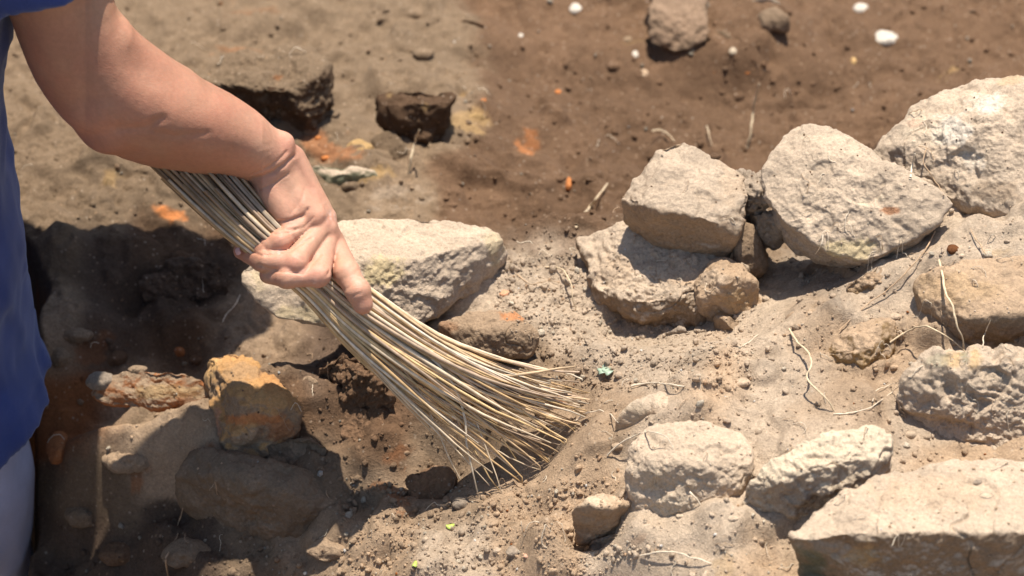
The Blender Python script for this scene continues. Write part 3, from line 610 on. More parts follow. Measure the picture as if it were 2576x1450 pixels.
# earth wedged in the gap between the jutting stones
build_stone('earth_clod', [(1838,430,.085),(1930,425,.095),(1868,520,.075),(1935,520,.08),(1850,440,.02),(1930,430,.02),(1900,470,.095)], GREY*.92, 'grey crumbly earth wedged in the gap between the two jutting stones', 'clod', 6, sharp=9, amp=1.4, crumb=1.6, mat=M_clod, sink=.02)
build_stone('earth_clod', [(1885,540,.06),(1950,535,.07),(1975,590,.05),(1900,600,.04),(1890,520,.01),(1960,560,.02)], GREY*.8, 'ragged earth clump hanging in shade under the left edge of the big tilted stone', 'clod', 5, sharp=7, amp=1.6, crumb=1.8, mat=M_clod, sink=.0)
build_stone('rock', [(1848,560,.055),(1895,560,.055),(1935,690,.005),(1890,690,.01),(1850,640,.035),(1930,600,.0)], TAN*.6, 'tan wall of rock at the back of the gap, above the knobbly tan rock', level=5, sharp=9, sink=.02)
# ------------------------------------------------------------------ surface from distance functions
def surface_nets(Fv, origin, h):
    Sg = Fv < 0
    c = np.zeros(tuple(np.array(Sg.shape)-1), np.uint8)
    for a in (0, 1):
        for b in (0, 1):
            for d in (0, 1):
                c += Sg[a:Sg.shape[0]-1+a, b:Sg.shape[1]-1+b, d:Sg.shape[2]-1+d]
    act = (c > 0) & (c < 8)
    I = np.argwhere(act)
    ids = np.full(act.shape, -1, np.int32); ids[act] = np.arange(len(I))
    cor = [(a, b, d) for a in (0, 1) for b in (0, 1) for d in (0, 1)]
    val = {q: Fv[I[:, 0]+q[0], I[:, 1]+q[1], I[:, 2]+q[2]] for q in cor}
    acc = np.zeros((len(I), 3)); cnt = np.zeros(len(I))
    for q in cor:
        for ax in range(3):
            if q[ax]: continue
            r = list(q); r[ax] = 1; r = tuple(r)
            va, vb = val[q], val[r]
            m = (va < 0) != (vb < 0)
            t = np.where(m, va/np.where(m, va-vb, 1), 0)
            p = np.array(q, float)[None] + t[:, None]*(np.array(r)-np.array(q))[None]
            acc += p*m[:, None]; cnt += m
    V = (I + acc/cnt[:, None])*h + np.asarray(origin)
    Q = []
    for ax in range(3):
        b, d = (ax+1) % 3, (ax+2) % 3
        sl0 = [slice(None)]*3; sl1 = [slice(None)]*3
        sl0[ax] = slice(0, -1); sl1[ax] = slice(1, None)
        s0, s1 = Sg[tuple(sl0)], Sg[tuple(sl1)]
        E = np.argwhere(s0 != s1)
        E = E[(E[:, b] > 0) & (E[:, d] > 0) & (E[:, b] < Sg.shape[b]-1) & (E[:, d] < Sg.shape[d]-1)]
        fl = s0[E[:, 0], E[:, 1], E[:, 2]]
        eb = np.zeros(3, int); eb[b] = 1; ed = np.zeros(3, int); ed[d] = 1
        g = lambda o: ids[(E-o)[:, 0], (E-o)[:, 1], (E-o)[:, 2]]
        q = np.stack([g(eb+ed), g(ed), g(0*eb), g(eb)], 1)
        q[~fl] = q[~fl][:, ::-1]
        Q.append(q)
    return V, np.vstack(Q)
def smin(a, b, k):
    h = np.maximum(k-np.abs(a-b), 0)/k
    return np.minimum(a, b) - h*h*k/4
def cone(P, a, b, ra, rb, fl=None):
    a = np.array(a, float); b = np.array(b, float)
    ab = b-a; L = ab @ ab
    t = np.clip((P-a) @ ab/L, 0, 1)
    q = P - a - t[:, None]*ab
    if fl is not None: q = q/np.array(fl)
    return np.sqrt((q*q).sum(1)) - (ra + (rb-ra)*t)
def polygonise(fn, lo, hi, h, blk=14, margin=1.0):
    lo = np.array(lo, float); hi = np.array(hi, float)
    n = np.ceil((hi-lo)/h).astype(int)+1
    nb = np.ceil(n/blk).astype(int); n = nb*blk
    B = np.argwhere(np.ones(nb, bool))
    cen = lo + (B+0.5)*blk*h
    d = fn(cen)
    Fv = np.empty(n, np.float32)
    act = np.abs(d) < blk*h*0.88*margin + 2*h
    full = np.where(d < 0, -1.0, 1.0)*10*h
    Fb = np.repeat(np.repeat(np.repeat(full.reshape(nb), blk, 0), blk, 1), blk, 2)
    Fv[:] = Fb
    o = np.stack(np.meshgrid(*[np.arange(blk)]*3, indexing='ij'), -1).reshape(-1, 3)
    A = B[act]
    for k in range(0, len(A), 60):
        bb = A[k:k+60]
        idx = (bb[:, None]*blk + o[None]).reshape(-1, 3)
        Fv[idx[:, 0], idx[:, 1], idx[:, 2]] = fn(lo + idx*h)
    return surface_nets(Fv, lo, h)

# ------------------------------------------------------------------ arm and hand (photo px, x right, y down, d towards camera)
LSH = 25
LIFT = 330   # arm and grip held this much (photo px) nearer to the camera
PALM = [((668,400,75),(700,455,60),58,52),((690,440,60),(783,548,70),46,37),((700,440,40),(815,578,45),46,35),((700,440,20),(828,600,25),44,33),((705,445,-10),(826,612,-5),42,33),
        ((672,470,85),(722,545,88),42,34),((735,400,50),(800,520,40),34,30),((780,500,50),(826,545,40),24,20)]
FING = {
 'pinky': [((776,552,72),30),((704,606,118),27),((652,628,106),25),((614,612,76),22)],
 'ring':  [((806,572,60),31),((742,660,136),30),((660,656,120),27),((608,632,86),21)],
 'middle':[((824,592,35),32),((800,692,128),30),((722,698,138),27),((674,692,100),22)],
 'index': [((832,606,5),36),((872,686,90),32),((900,732,112),30),((913,766,106),26)],
 'thumb': [((735,470,-30),32),((752,565,-70),30),((806,655,-62),27),((850,705,-36),22)],
}
_AK = np.array([(-60,-560,950,190),(40,-290,790,158),(128,-60,640,133),(212,160,512,126),(325,264,400,126),(455,310,262,121),(575,350,152,97),(668,396,78,66)], float)
def _cr(A, n):
    out = []; m = len(A)-1
    for k in range(n):
        x = min(k/(n-1)*m, m-1e-6); i = int(x); f = x-i
        p = [A[min(max(i+q, 0), m)] for q in (-1, 0, 1, 2)]
        out.append(.5*(2*p[1]+(p[2]-p[0])*f+(2*p[0]-5*p[1]+4*p[2]-p[3])*f*f+(3*p[1]-p[0]-3*p[2]+p[3])*f**3))
    return np.array(out)
_AC = _cr(_AK, 42)
BUMP = [((228,268,520),62),((716,358,92),21),((270,318,450),66)]
def arm_sdf(P):
    D_ = None
    for k in range(len(_AC)-1):
        c = cone(P, _AC[k, :3], _AC[k+1, :3], _AC[k, 3], _AC[k+1, 3])
        D_ = c if D_ is None else smin(D_, c, 7)
    D_ = smin(D_, cone(P, (292, 95, 540), (425, 222, 330), 38, 56), 60)
    for c0, r in BUMP:
        D_ = smin(D_, np.sqrt(((P-np.array(c0))**2).sum(1))-r, 34)
    pal = None
    for a, b, ra, rb in PALM:
        c = cone(P, a, b, ra, rb)
        pal = c if pal is None else smin(pal, c, 14)
    D_ = smin(D_, pal, 26)
    base = D_
    out = base
    for nm, ch in FING.items():
        f = None
        for i in range(3):
            (a, ra), (b, rb) = ch[i], ch[i+1]
            c = cone(P, a, b, ra*(1.0 if i else .95), rb)
            f = c if f is None else smin(f, c, 7)
            if i:  # knuckle
                f = smin(f, np.sqrt(((P-np.array(a))**2).sum(1))-ra*1.04, 8)
        g = smin(base, f, 6)
        out = smin(out, g, 1.2)
    return out
def to_world_mesh(V):  return cs(V)
def arm_mesh():
    V, Q = polygonise(arm_sdf, (-150, -420, -130), (960, 830, 1010), 4.3, 14, 1.1)
    # remove the part deep inside sleeve is not needed; flip because the axes are left handed
    Q = Q[:, ::-1]
    V[:, 2] += np.interp(V[:, 0], [215, 660], [LSH, LIFT])
    return V, Q
CREASE = [([(785,598),(722,634),(655,643),(616,624)],3,4.5),([(806,640),(764,690),(700,682),(650,668)],3,4),([(846,640),(836,672),(826,690)],3,4),([(628,452),(660,448),(690,436),(716,414),(740,392)],4.5,8),([(652,480),(690,462),(728,436)],3,3.5),([(632,440),(668,425),(700,405),(722,380)],3,3.5),([(700,560),(738,552),(763,542),(774,526)],4,7),([(700,575),(745,577)],3,4),([(690,590),(735,582),(765,570),(790,548)],3,4),
 ([(850,742),(884,720)],3,2),([(884,748),(910,738)],3,2.6),([(648,606),(668,622),(672,640)],3,3),([(725,582),(742,600)],3,2),([(742,640),(762,654)],3,2),
 ([(730,540),(760,500),(770,470)],4,1.6),([(380,330),(440,345),(520,335)],10,3),([(300,325),(360,322),(410,300)],12,5),]
def seg_dist(X, Y, pl):
    d = np.full(len(X), 1e9)
    for (x0, y0), (x1, y1) in zip(pl[:-1], pl[1:]):
        dx, dy = x1-x0, y1-y0
        t = np.clip(((X-x0)*dx+(Y-y0)*dy)/(dx*dx+dy*dy), 0, 1)
        d = np.minimum(d, np.hypot(X-x0-t*dx, Y-y0-t*dy))
    return d
Va, Qa = arm_mesh()
print('arm', len(Va))
Wa = cs(Va)
tmp = mesh_from('tmp', Wa, Qa); na = vnormals(tmp).astype(float); bpy.data.meshes.remove(tmp)
front = sstep(0.15, 0.45, -(na @ FW))
dsp = np.zeros(len(Va))
for pl, wdt, dep in CREASE:
    dd = seg_dist(Va[:, 0] + 2*vnoise(Wa, 150, 4), Va[:, 1] + 2*vnoise(Wa, 150, 5), pl)
    dsp -= .85*dep*S*np.exp(-(dd/wdt)**2)*front
handm = sstep(600, 680, Va[:, 0])
# fine transverse wrinkles of skin, veins and tendons
dsp += 0.0002*fbm(Wa, 60, 3, 301)
stripe = np.sin((Va[:, 0]*0.62+Va[:, 1]*0.78)*0.34 + 3*vnoise(Wa, 60, 8))
dsp += 0.00009*stripe*handm*sstep(700, 760, Va[:, 0]+Va[:, 1]*.3)*sstep(.0, .5, vnoise(Wa, 70, 12))
tend = np.exp(-(seg_dist(Va[:, 0], Va[:, 1], [(748,400),(790,470),(815,540)])/9)**2)
dsp += 0.0009*tend*front
Wa = Wa + na*dsp[:, None]
SK_ARM = np.array([.38, .18, .108]); SK_HAND = np.array([.50, .265, .17]); SK_RED = np.array([.58, .25, .17]); SK_UP = np.array([.40, .21, .125])
t = sstep(560, 720, Va[:, 0] + 30*vnoise(Wa, 30, 2))[:, None]
C = SK_ARM*(1-t) + SK_HAND*t  # darker forearm, paler hand: skin tan plus some light put into the colour
u = sstep(120, -40, Va[:, 1])[:, None]*(1-t); C = C*(1-u) + SK_UP*u
for c0, r, sft in [((712,606),34,.35),((742,662),36,.4),((802,700),36,.45),((614,620),36,.4),((912,770),34,.3),((830,552),30,.4),((722,370),34,.45),((720,640),20,.3),((240,300),80,.3)]:
    m = (np.exp(-((Va[:, 0]-c0[0])**2+(Va[:, 1]-c0[1])**2)/(r*r))*sft)[:, None]
    C = C*(1-m) + SK_RED*m
for c0, r, sft in [((834,545),14,.5),((745,690),16,.3),((790,715),12,.25),((700,640),14,.25),((905,700),16,.2)]:
    m = (np.exp(-((Va[:, 0]-c0[0])**2+(Va[:, 1]-c0[1])**2)/(r*r))*sft*sstep(-.2, .5, vnoise(Wa, 400, 5)))[:, None]
    C = C*(1-m) + np.array([.62, .52, .44])*m
C *= (1+0.08*fbm(Wa, 40, 4, 8)+0.04*vnoise(Wa, 300, 9))[:, None]
C[:, 1:] *= (1-.05*fbm(Wa, 60, 2, 18))[:, None]

def skin_mat():
    m, nt, N, L = newmat('skin')
    out = N.new('ShaderNodeOutputMaterial'); p = N.new('ShaderNodeBsdfPrincipled')
    a = N.new('ShaderNodeAttribute'); a.attribute_name = 'Col'
    tc = N.new('ShaderNodeTexCoord').outputs['Object']
    n1 = nnoise(N, L, tc, 300, 4, .6)
    L.new(nmul(N, L, a.outputs['Color'], nmap(N, L, n1, .3, .7, .93, 1.07)), p.inputs['Base Color'])
    p.inputs['Roughness'].default_value = .5; p.inputs['Specular IOR Level'].default_value = .35
    p.inputs['Subsurface Weight'].default_value = .18; p.inputs['Subsurface Radius'].default_value = (1, .35, .2)
    p.inputs['Subsurface Scale'].default_value = .004
    v = N.new('ShaderNodeTexVoronoi'); v.inputs['Scale'].default_value = 1100; L.new(tc, v.inputs['Vector'])
    mp = N.new('ShaderNodeMapping'); mp.inputs['Scale'].default_value = (260, 900, 500); mp.inputs['Rotation'].default_value = (0, .3, .7); L.new(tc, mp.inputs[0])
    wn = nnoise(N, L, mp.outputs[0], 1.0, 5, .65)
    hsum = nmath(N, L, 'ADD', nmath(N, L, 'MULTIPLY', v.outputs['Distance'], .5), wn)
    b = N.new('ShaderNodeBump'); b.inputs['Strength'].default_value = .55; b.inputs['Distance'].default_value = .0005
    L.new(hsum, b.inputs['Height']); L.new(b.outputs[0], p.inputs['Normal'])
    L.new(p.outputs[0], out.inputs[0]); return m
M_skin = skin_mat()

# ------------------------------------------------------------------ rest of the body (world metres), mostly outside the picture
sh_R = cs((-60, -560, 950+LSH)).ravel()
BX = -0.522
hipR = np.array([BX-.008, -0.03, -0.20]); hipL = np.array([BX-.09, 0.20, -0.20])
chR = np.array([BX-0.008, -0.02, 0.33]); chL = np.array([BX-0.11, 0.25, 0.30])
neck0 = np.array([BX+.06, 0.17, 0.46])
HEAD = at(350, 745, -.13) + SUN*0.72
neck1 = HEAD + np.array([-.07, -.03, -.07])
sh_L = np.array([BX-.10, 0.34, 0.42])
def torso_sdf(P, grow=0.0):
    d = cone(P, hipR, chR, .105, .108)
    for a, b, ra, rb in [(hipL, chL, .105, .108), (chR, neck0, .105, .08), (chL, neck0, .105, .08), (neck0, sh_R+[-.03,.03,-.03], .09, .065), (neck0, sh_L, .09, .06)]:
        d = smin(d, cone(P, a, b, ra, rb), .08)
    return d - grow
LEGS = []
for (hp, dy) in ((hipR, 0), (hipL, 0.02)):
    kn = hp + np.array([0.0, dy, -.42]); an = kn + np.array([-.04, 0, -.30]); LEGS.append((hp, kn, an))
handL = np.array([BX-.12, .36, -.05])
def body_sdf(P):
    d = torso_sdf(P, -.010)
    d = smin(d, cone(P, neck0, neck1, .06, .052), .04)
    # head with face
    H = P - HEAD
    f = np.array([.82, .0, -.57]); up = np.array([.57, 0, .82]); sd = np.array([0, 1., 0])
    u = H @ f; v = H @ up; wv = H @ sd
    hd = (np.sqrt((u/.092)**2+((v-.015)/.108)**2+(wv/.075)**2)-1)*.08
    jaw = (np.sqrt(((u-.022)/.062)**2+((v+.07)/.06)**2+(wv/.052)**2)-1)*.055
    hd = smin(hd, jaw, .03)
    L3 = np.stack([u, v, wv], 1)
    hd = smin(hd, cone(L3, (.088, .012, 0), (.106, -.03, 0), .008, .014), .012)
    for s in (-1, 1):
        hd = smin(hd, cone(L3, (-.0, .02, s*.074), (-.004, -.02, s*.076), .014, .009, (1, 1, .6)), .008)
        e = np.sqrt(((L3-np.array([.09, .012, s*.03]))**2).sum(1))-.014
        hd = np.maximum(hd, -e)
        hd = np.minimum(hd, np.sqrt(((L3-np.array([.078, .012, s*.03]))**2).sum(1))-.0125)
    lip = cone(L3, (.083, -.058, -.02), (.083, -.058, .02), .008, .008)
    hd = smin(hd, lip, .006)
    d = smin(d, hd, .015)
    el = sh_L + np.array([.01, .05, -.24])
    d = smin(d, cone(P, sh_L, el, .055, .042), .03)
    d = smin(d, cone(P, el, handL, .043, .028), .02)
    d = smin(d, cone(P, handL, handL+np.array([.03, 0, -.07]), .032, .036, (1, 1.2, 1)), .02)
    for k in range(4):
        b0 = handL+np.array([.03, -.03+.02*k, -.09]); d = smin(d, cone(P, b0, b0+np.array([.012, 0, -.035-.005*(k in (1, 2))]), .0095, .008), .004)
        d = smin(d, cone(P, b0+np.array([.012, 0, -.038]), b0+np.array([-.004, 0, -.066]), .0085, .007), .003)
    d = smin(d, cone(P, handL+np.array([.01, -.03, -.04]), handL+np.array([.04, -.06, -.085]), .012, .009), .008)
    for hp, kn, an in LEGS:
        d = smin(d, cone(P, hp+np.array([-.01, 0, 0]), kn+np.array([-.015, 0, 0]), .078, .055), .02); d = smin(d, cone(P, kn, an, .058, .036), .03)
        d = smin(d, cone(P, an+np.array([-.02, 0, -.05]), an+np.array([.13, 0, -.07]), .036, .028, (1, 1.2, .8)), .03)
    return d
Vb, Qb = polygonise(body_sdf, (-.80, -.30, -1.10), (.02, .60, .98), .0075, 10, 1.35)
skc = np.tile(SK_UP, (len(Vb), 1))
allV = np.vstack([Wa, Vb]); allQ = np.vstack([Qa, Qb+len(Wa)]); allC = np.vstack([C, skc])
root = np.array([BX-.02, .085, -.97])
person = tag(link('person', None), 'person in blue shirt and pale grey trousers, bare arm reaching in to sweep', 'person')
person.location = root
bodym = mesh_from('body', allV-root, allQ, allC)
link('body', bodym, M_skin, person)

def cloth_mat(name, col, wv=1500, rough=.9, var=.12):
    m, nt, N, L = newmat(name)
    out = N.new('ShaderNodeOutputMaterial'); p = N.new('ShaderNodeBsdfPrincipled')
    tc = N.new('ShaderNodeTexCoord').outputs['Object']
    n1 = nnoise(N, L, tc, 25, 5, .6); n2 = nnoise(N, L, tc, wv, 2, .5)
    rgb = N.new('ShaderNodeRGB'); rgb.outputs[0].default_value = (*col, 1)
    L.new(nmul(N, L, rgb.outputs[0], nmath(N, L, 'MULTIPLY', nmap(N, L, n1, .3, .7, 1-var, 1+var), nmap(N, L, n2, .3, .7, .8, 1.2))), p.inputs['Base Color'])
    p.inputs['Roughness'].default_value = rough; p.inputs['Specular IOR Level'].default_value = .1; p.inputs['Sheen Weight'].default_value = .25
    b = N.new('ShaderNodeBump'); b.inputs['Distance'].default_value = .0006; b.inputs['Strength'].default_value = .6; L.new(n2, b.inputs['Height'])
    L.new(b.outputs[0], p.inputs['Normal']); L.new(p.outputs[0], out.inputs[0]); return m
M_shirt = cloth_mat('blue_cotton', (.030, .050, .175)); M_trou = cloth_mat('lavender_grey_cloth', (.42, .41, .50), 2200); M_hair = cloth_mat('dark_hair', (.02, .015, .012), 300)
M_shoe = cloth_mat('brown_leather', (.08, .05, .035), 400); M_nail = cloth_mat('nail', (.62, .38, .36), 30, .35, .03)
def folds(P, seed, amp):
    Q = P.copy(); Q[:, 2] *= .45; Q[:, 0] += .3*P[:, 2]
    return amp*(fbm(Q, 13, 3, seed, .5, True)-.3) + amp*.5*fbm(Q, 40, 2, seed+4)
def shirt_sdf(P):
    lowm = sstep(-.03, -.12, P[:, 2])
    d = torso_sdf(P, .0195) - lowm*.013
    d = d - folds(P, 500, .0045)
    # sleeve round the working arm
    a = cs((-60,-560,950+LSH)).ravel(); b = cs((128,-60,640+LSH)).ravel()
    ax = (b-a)/np.linalg.norm(b-a)
    sl_ = cone(P, a, cs((215,165,510+LSH)).ravel(), 205*S*.87, 152*S*.93) - folds(P, 520, .002)
    hem = cs((96,-64,640+LSH)).ravel()
    sl_ = np.maximum(sl_, (P-hem) @ ax - .001*vnoise(P, 60, 3))
    sl2 = cone(P, sh_L, sh_L+np.array([.06, .03, -.14]), .075, .066)
    hz = -0.098 + .012*(P[:, 1]) + .03*(P[:, 0]-BX-.1) + .003*vnoise(P, 20, 6)
    d = np.maximum(d, hz - P[:, 2])
    # stitched hem ring
    d = d - .0012*np.exp(-((P[:, 2]-hz-.022)/.0016)**2)*-1.0
    return smin(smin(d, sl_, .03), sl2, .03)
Vs, Qs = polygonise(shirt_sdf, (-.76, -.20, -.24), (-.28, .50, .62), .0044, 12, 1.3)
link('shirt', mesh_from('shirt', Vs-root, Qs), M_shirt, person)
def trou_sdf(P):
    d = cone(P, hipR+np.array([-.004, 0, .13]), hipR+np.array([-.004, 0, 0]), .108, .107)
    d = smin(d, cone(P, hipL+np.array([0, 0, .13]), hipL, .107, .109), .05)
    for hp, kn, an in LEGS:
        d = smin(d, cone(P, hp+np.array([-.006,0,0]), kn+np.array([-.02, 0, 0]), .104, .094), .03); d = smin(d, cone(P, kn, an, .095, .075), .03)
    d = d - folds(P, 540, .0035)
    # side seam
    d = d + .0016*np.exp(-((P[:, 0]-(BX+.095))/.0022)**2)*(P[:, 1] < .05)
    return np.maximum(d, -.90-P[:, 2])
Vt, Qt = polygonise(trou_sdf, (-.78, -.26, -.95), (-.32, .44, .06), .0068, 12, 1.3)
link('trousers', mesh_from('trousers', Vt-root, Qt), M_trou, person)
def hair_sdf(P):
    H = P-HEAD; u = H @ np.array([.82, .0, -.57]); v = H @ np.array([.57, 0, .82]); wv = H[:, 1]
    d = (np.sqrt((u/.105)**2+((v-.02)/.122)**2+(wv/.09)**2)-1)*.09 + .004*fbm(P, 60, 3, 7)
    return np.maximum(d, np.minimum(u-.06, .6)+0*u) if False else np.maximum(d, u*.8-v*.5-.035)
Vh, Qh = polygonise(hair_sdf, HEAD-.17, HEAD+.17, .006, 10, 1.3)
link('hair', mesh_from('hair', Vh-root, Qh), M_hair, person)
for hp, kn, an in LEGS:
    fn = lambda P: np.maximum(cone(P, an+np.array([-.02, 0, -.06]), an+np.array([.15, 0, -.075]), .045, .036, (1, 1.25, .8)), P[:, 2]-(an[2]-.01))
    Vz, Qz = polygonise(fn, an+np.array([-.12, -.12, -.16]), an+np.array([.25, .12, .06]), .006, 10, 1.4)
    link('shoe', mesh_from('shoe', Vz-root, Qz), M_shoe, person)
def nail(c, n, lng, wd, ln):
    """fingernail: small domed plate in arm space"""
    n = np.array(n, float); n /= np.linalg.norm(n); l = np.array(lng, float); l -= (l @ n)*n; l /= np.linalg.norm(l); sd = np.cross(n, l)
    V = []; Fq = []
    for i in range(7):
        for j in range(7):
            a = -1+2*i/6; b = -1+2*j/6
            rr = 1.0 if abs(a) < .6 else .88
            V.append(np.array(c) + np.array([0, 0, LIFT]) + l*a*ln + sd*b*wd*rr + n*(1.5 - 5.0*b*b*wd/18 - 1.2*a*a))
    for i in range(6):
        for j in range(6): q = i*7+j; Fq.append((q, q+1, q+8, q+7))
    me = mesh_from('nail', cs(np.array(V))-root, Fq)
    link('nail', me, M_nail, person)
nail((606, 613, 86), (-.75, .35, .6), (.3, -.1, .5), 9, 12)
nail((598, 633, 93), (-.85, .2, .5), (.2, -.1, .5), 9, 12)
nail((659, 692, 106), (-.8, .35, .4), (.2, .2, .5), 9, 11)

# ------------------------------------------------------------------ the bundle of palm ribs used as a broom
EL = [(350,395),(550,582),(742,732),(860,862),(965,985),(1085,1125),(1215,1285)]
EM = [(440,375),(632,575),(792,700),(905,795),(1100,925),(1275,1022),(1450,1090)]
EU = [(530,350),(702,552),(836,664),(925,722),(1100,838),(1290,905),(1460,935)]
DEP = [430,412,385,352,315,280,248]
def cat(arr, t):
    n = len(arr)-1; x = min(max(t, 0), .9999)*n; i = int(x); f = x-i
    p = [np.array(arr[min(max(i+k, 0), n)], float) for k in (-1, 0, 1, 2)]
    return .5*(2*p[1]+(p[2]-p[0])*f+(2*p[0]-5*p[1]+4*p[2]-p[3])*f*f+(3*p[1]-p[0]-3*p[2]+p[3])*f**3)
def stick_mat():
    m, nt, N, L = newmat('dry_palm_rib')
    out = N.new('ShaderNodeOutputMaterial'); p = N.new('ShaderNodeBsdfPrincipled')
    a = N.new('ShaderNodeAttribute'); a.attribute_name = 'Col'
    tc = N.new('ShaderNodeTexCoord').outputs['Object']
    n = nnoise(N, L, tc, 140, 5, .65)
    L.new(nmul(N, L, a.outputs['Color'], nmap(N, L, n, .3, .7, .75, 1.22)), p.inputs['Base Color'])
    p.inputs['Roughness'].default_value = .5; p.inputs['Specular IOR Level'].default_value = .35
    L.new(p.outputs[0], out.inputs[0]); return m
M_stick = stick_mat()
bl = cs((720, 630, 40)).ravel()
broom = tag(link('broom', None), 'hand broom of dry palm ribs spreading out over the dusty ground', 'broom'); broom.location = bl
def tube(P, rad, ns=5):
    """P (n,3), rad (n,) -> verts, quads with caps"""
    n = len(P); T = np.gradient(P, axis=0); T /= np.linalg.norm(T, axis=1)[:, None]
    up = np.array([.13, .3, .94]); A = np.cross(T, up); A /= np.linalg.norm(A, axis=1)[:, None]; Bv = np.cross(T, A)
    an = np.arange(ns)/ns*2*math.pi
    V = (P[:, None] + (A[:, None]*np.cos(an)[None, :, None] + Bv[:, None]*np.sin(an)[None, :, None])*np.asarray(rad)[:, None, None]).reshape(-1, 3)
    Fq = []
    for i in range(n-1):
        for j in range(ns):
            k = (j+1) % ns; Fq.append((i*ns+j, i*ns+k, (i+1)*ns+k, (i+1)*ns+j))
    Fq.append((0, 1, 2, 3)); e = (n-1)*ns; Fq.append((e, e+1, e+2, e+3))
    return V, np.array(Fq)
_b = random.Random(21)
NST = 195
SC = [np.array(c) for c in ([.60,.42,.24],[.66,.52,.35],[.50,.33,.16],[.70,.58,.42],[.62,.43,.21],[.46,.33,.22])]
for i in range(NST):
    u = _b.uniform(-1, 1); wv = _b.uniform(-1, 1)*math.sqrt(max(.05, 1-u*u*.8))
    u0 = u
    tl = _b.choice([-1.0, -.86, -.7, -.35, -.1, .05, .2, .35, .5, .75, .95])+_b.gauss(0, .06)
    ut = max(-1.02, min(1.03, .72*u + .28*tl)) if _b.random() < .75 else tl
    end = _b.uniform(.84, 1.05) if _b.random() < .6 else _b.uniform(.66, .92)
    st0 = _b.uniform(0.0, .10)
    pts = []; col = []; rad = []
    bend = _b.gauss(0, 1); ph = _b.uniform(0, 6)
    M = 20; base = SC[_b.randrange(6)]*_b.uniform(.8, 1.12)
    r0 = _b.uniform(.0009, .0015)
    lift = _b.gauss(0, 14)
    for k in range(M):
        t = st0 + (end-st0)*k/(M-1)
        g = sstep(.42, 1.0, np.array(t)); uu = u0*(1-g)+ut*g
        uu += bend*.07*max(0, t-.55)**2*6
        a, b, c = cat(EL, t), cat(EM, t), cat(EU, t)
        # quadratic through -1,0,1
        p = a*uu*(uu-1)/2 + b*(1-uu*uu) + c*uu*(uu+1)/2
        dd = cat([(q, 0) for q in DEP], t)[0]
        thick = (58*(1-sstep(.02, .42, np.array(t))) + 40*sstep(.0, .42, np.array(t)))*(1-.55*sstep(.5, 1, np.array(t)))
        dd = dd + wv*thick + lift*max(0, t-.5)
        p = p + np.array([math.sin(t*9+ph), math.cos(t*8+ph)])*1.6
        P3 = cs(np.array([p[0], p[1], dd])).ravel()
        P3 = P3 + np.array([_b.gauss(0, 1), _b.gauss(0, 1), abs(_b.gauss(0, 1))])*0.0006*float(sstep(.6, 1., np.array(t))); pts.append(P3); rad.append(r0*(1.25-.25*t*1.1)*(1-.55*sstep(.75, 1., np.array(k/(M-1)))))
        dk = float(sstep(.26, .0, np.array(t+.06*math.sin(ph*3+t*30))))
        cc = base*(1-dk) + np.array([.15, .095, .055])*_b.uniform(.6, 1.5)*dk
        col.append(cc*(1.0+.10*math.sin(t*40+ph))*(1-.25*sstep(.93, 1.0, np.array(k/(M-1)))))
    # where a rib would sink into the ground it bends up smoothly instead
    pts = np.array(pts); tt = np.linspace(st0, end, M)
    need = np.array([max(0, FL(q[0], q[1])+.0015-q[2]) if t_ > .55 else 0 for q, t_ in zip(pts, tt)])
    mx = np.array([max(need[max(0, i_-2):i_+3]) for i_ in range(M)])
    pts[:, 2] += np.convolve(np.concatenate([[0]*3, mx, [mx[-1]]*3]), np.ones(7)/7, 'valid')
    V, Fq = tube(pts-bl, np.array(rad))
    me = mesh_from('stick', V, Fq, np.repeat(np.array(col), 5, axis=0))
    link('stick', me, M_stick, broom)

# ------------------------------------------------------------------ loose grains, clods, roots, leaves
HIDE = [o for o in sc.objects if o.name.startswith(('body', 'shirt', 'trousers', 'hair', 'shoe', 'nail', 'stick'))]
for o in HIDE: o.hide_viewport = True
refresh()
def drop(x, y):
    """highest surface under a point: ground or a stone"""
    h, loc, n, i, ob, m = sc.ray_cast(dg, Vector((x, y, .6)), Vector((0, 0, -1)))
    return (np.array(loc), np.array(n), ob) if h else (None, None, None)
icoV = {}
for lv in (1, 2):
    bm = bmesh.new(); bmesh.ops.create_icosphere(bm, subdivisions=lv, radius=1)
    icoV[lv] = (np.array([v.co[:] for v in bm.verts]), np.array([[v.index for v in f.verts] for f in bm.faces])); bm.free()
def rand_rot():
    q = rng.normal(size=4); q /= np.linalg.norm(q); a, b, c, d = q
    return np.array([[a*a+b*b-c*c-d*d, 2*(b*c-a*d), 2*(b*d+a*c)], [2*(b*c+a*d), a*a-b*b+c*c-d*d, 2*(c*d-a*b)], [2*(b*d-a*c), 2*(c*d+a*b), a*a-b*b-c*c+d*d]])
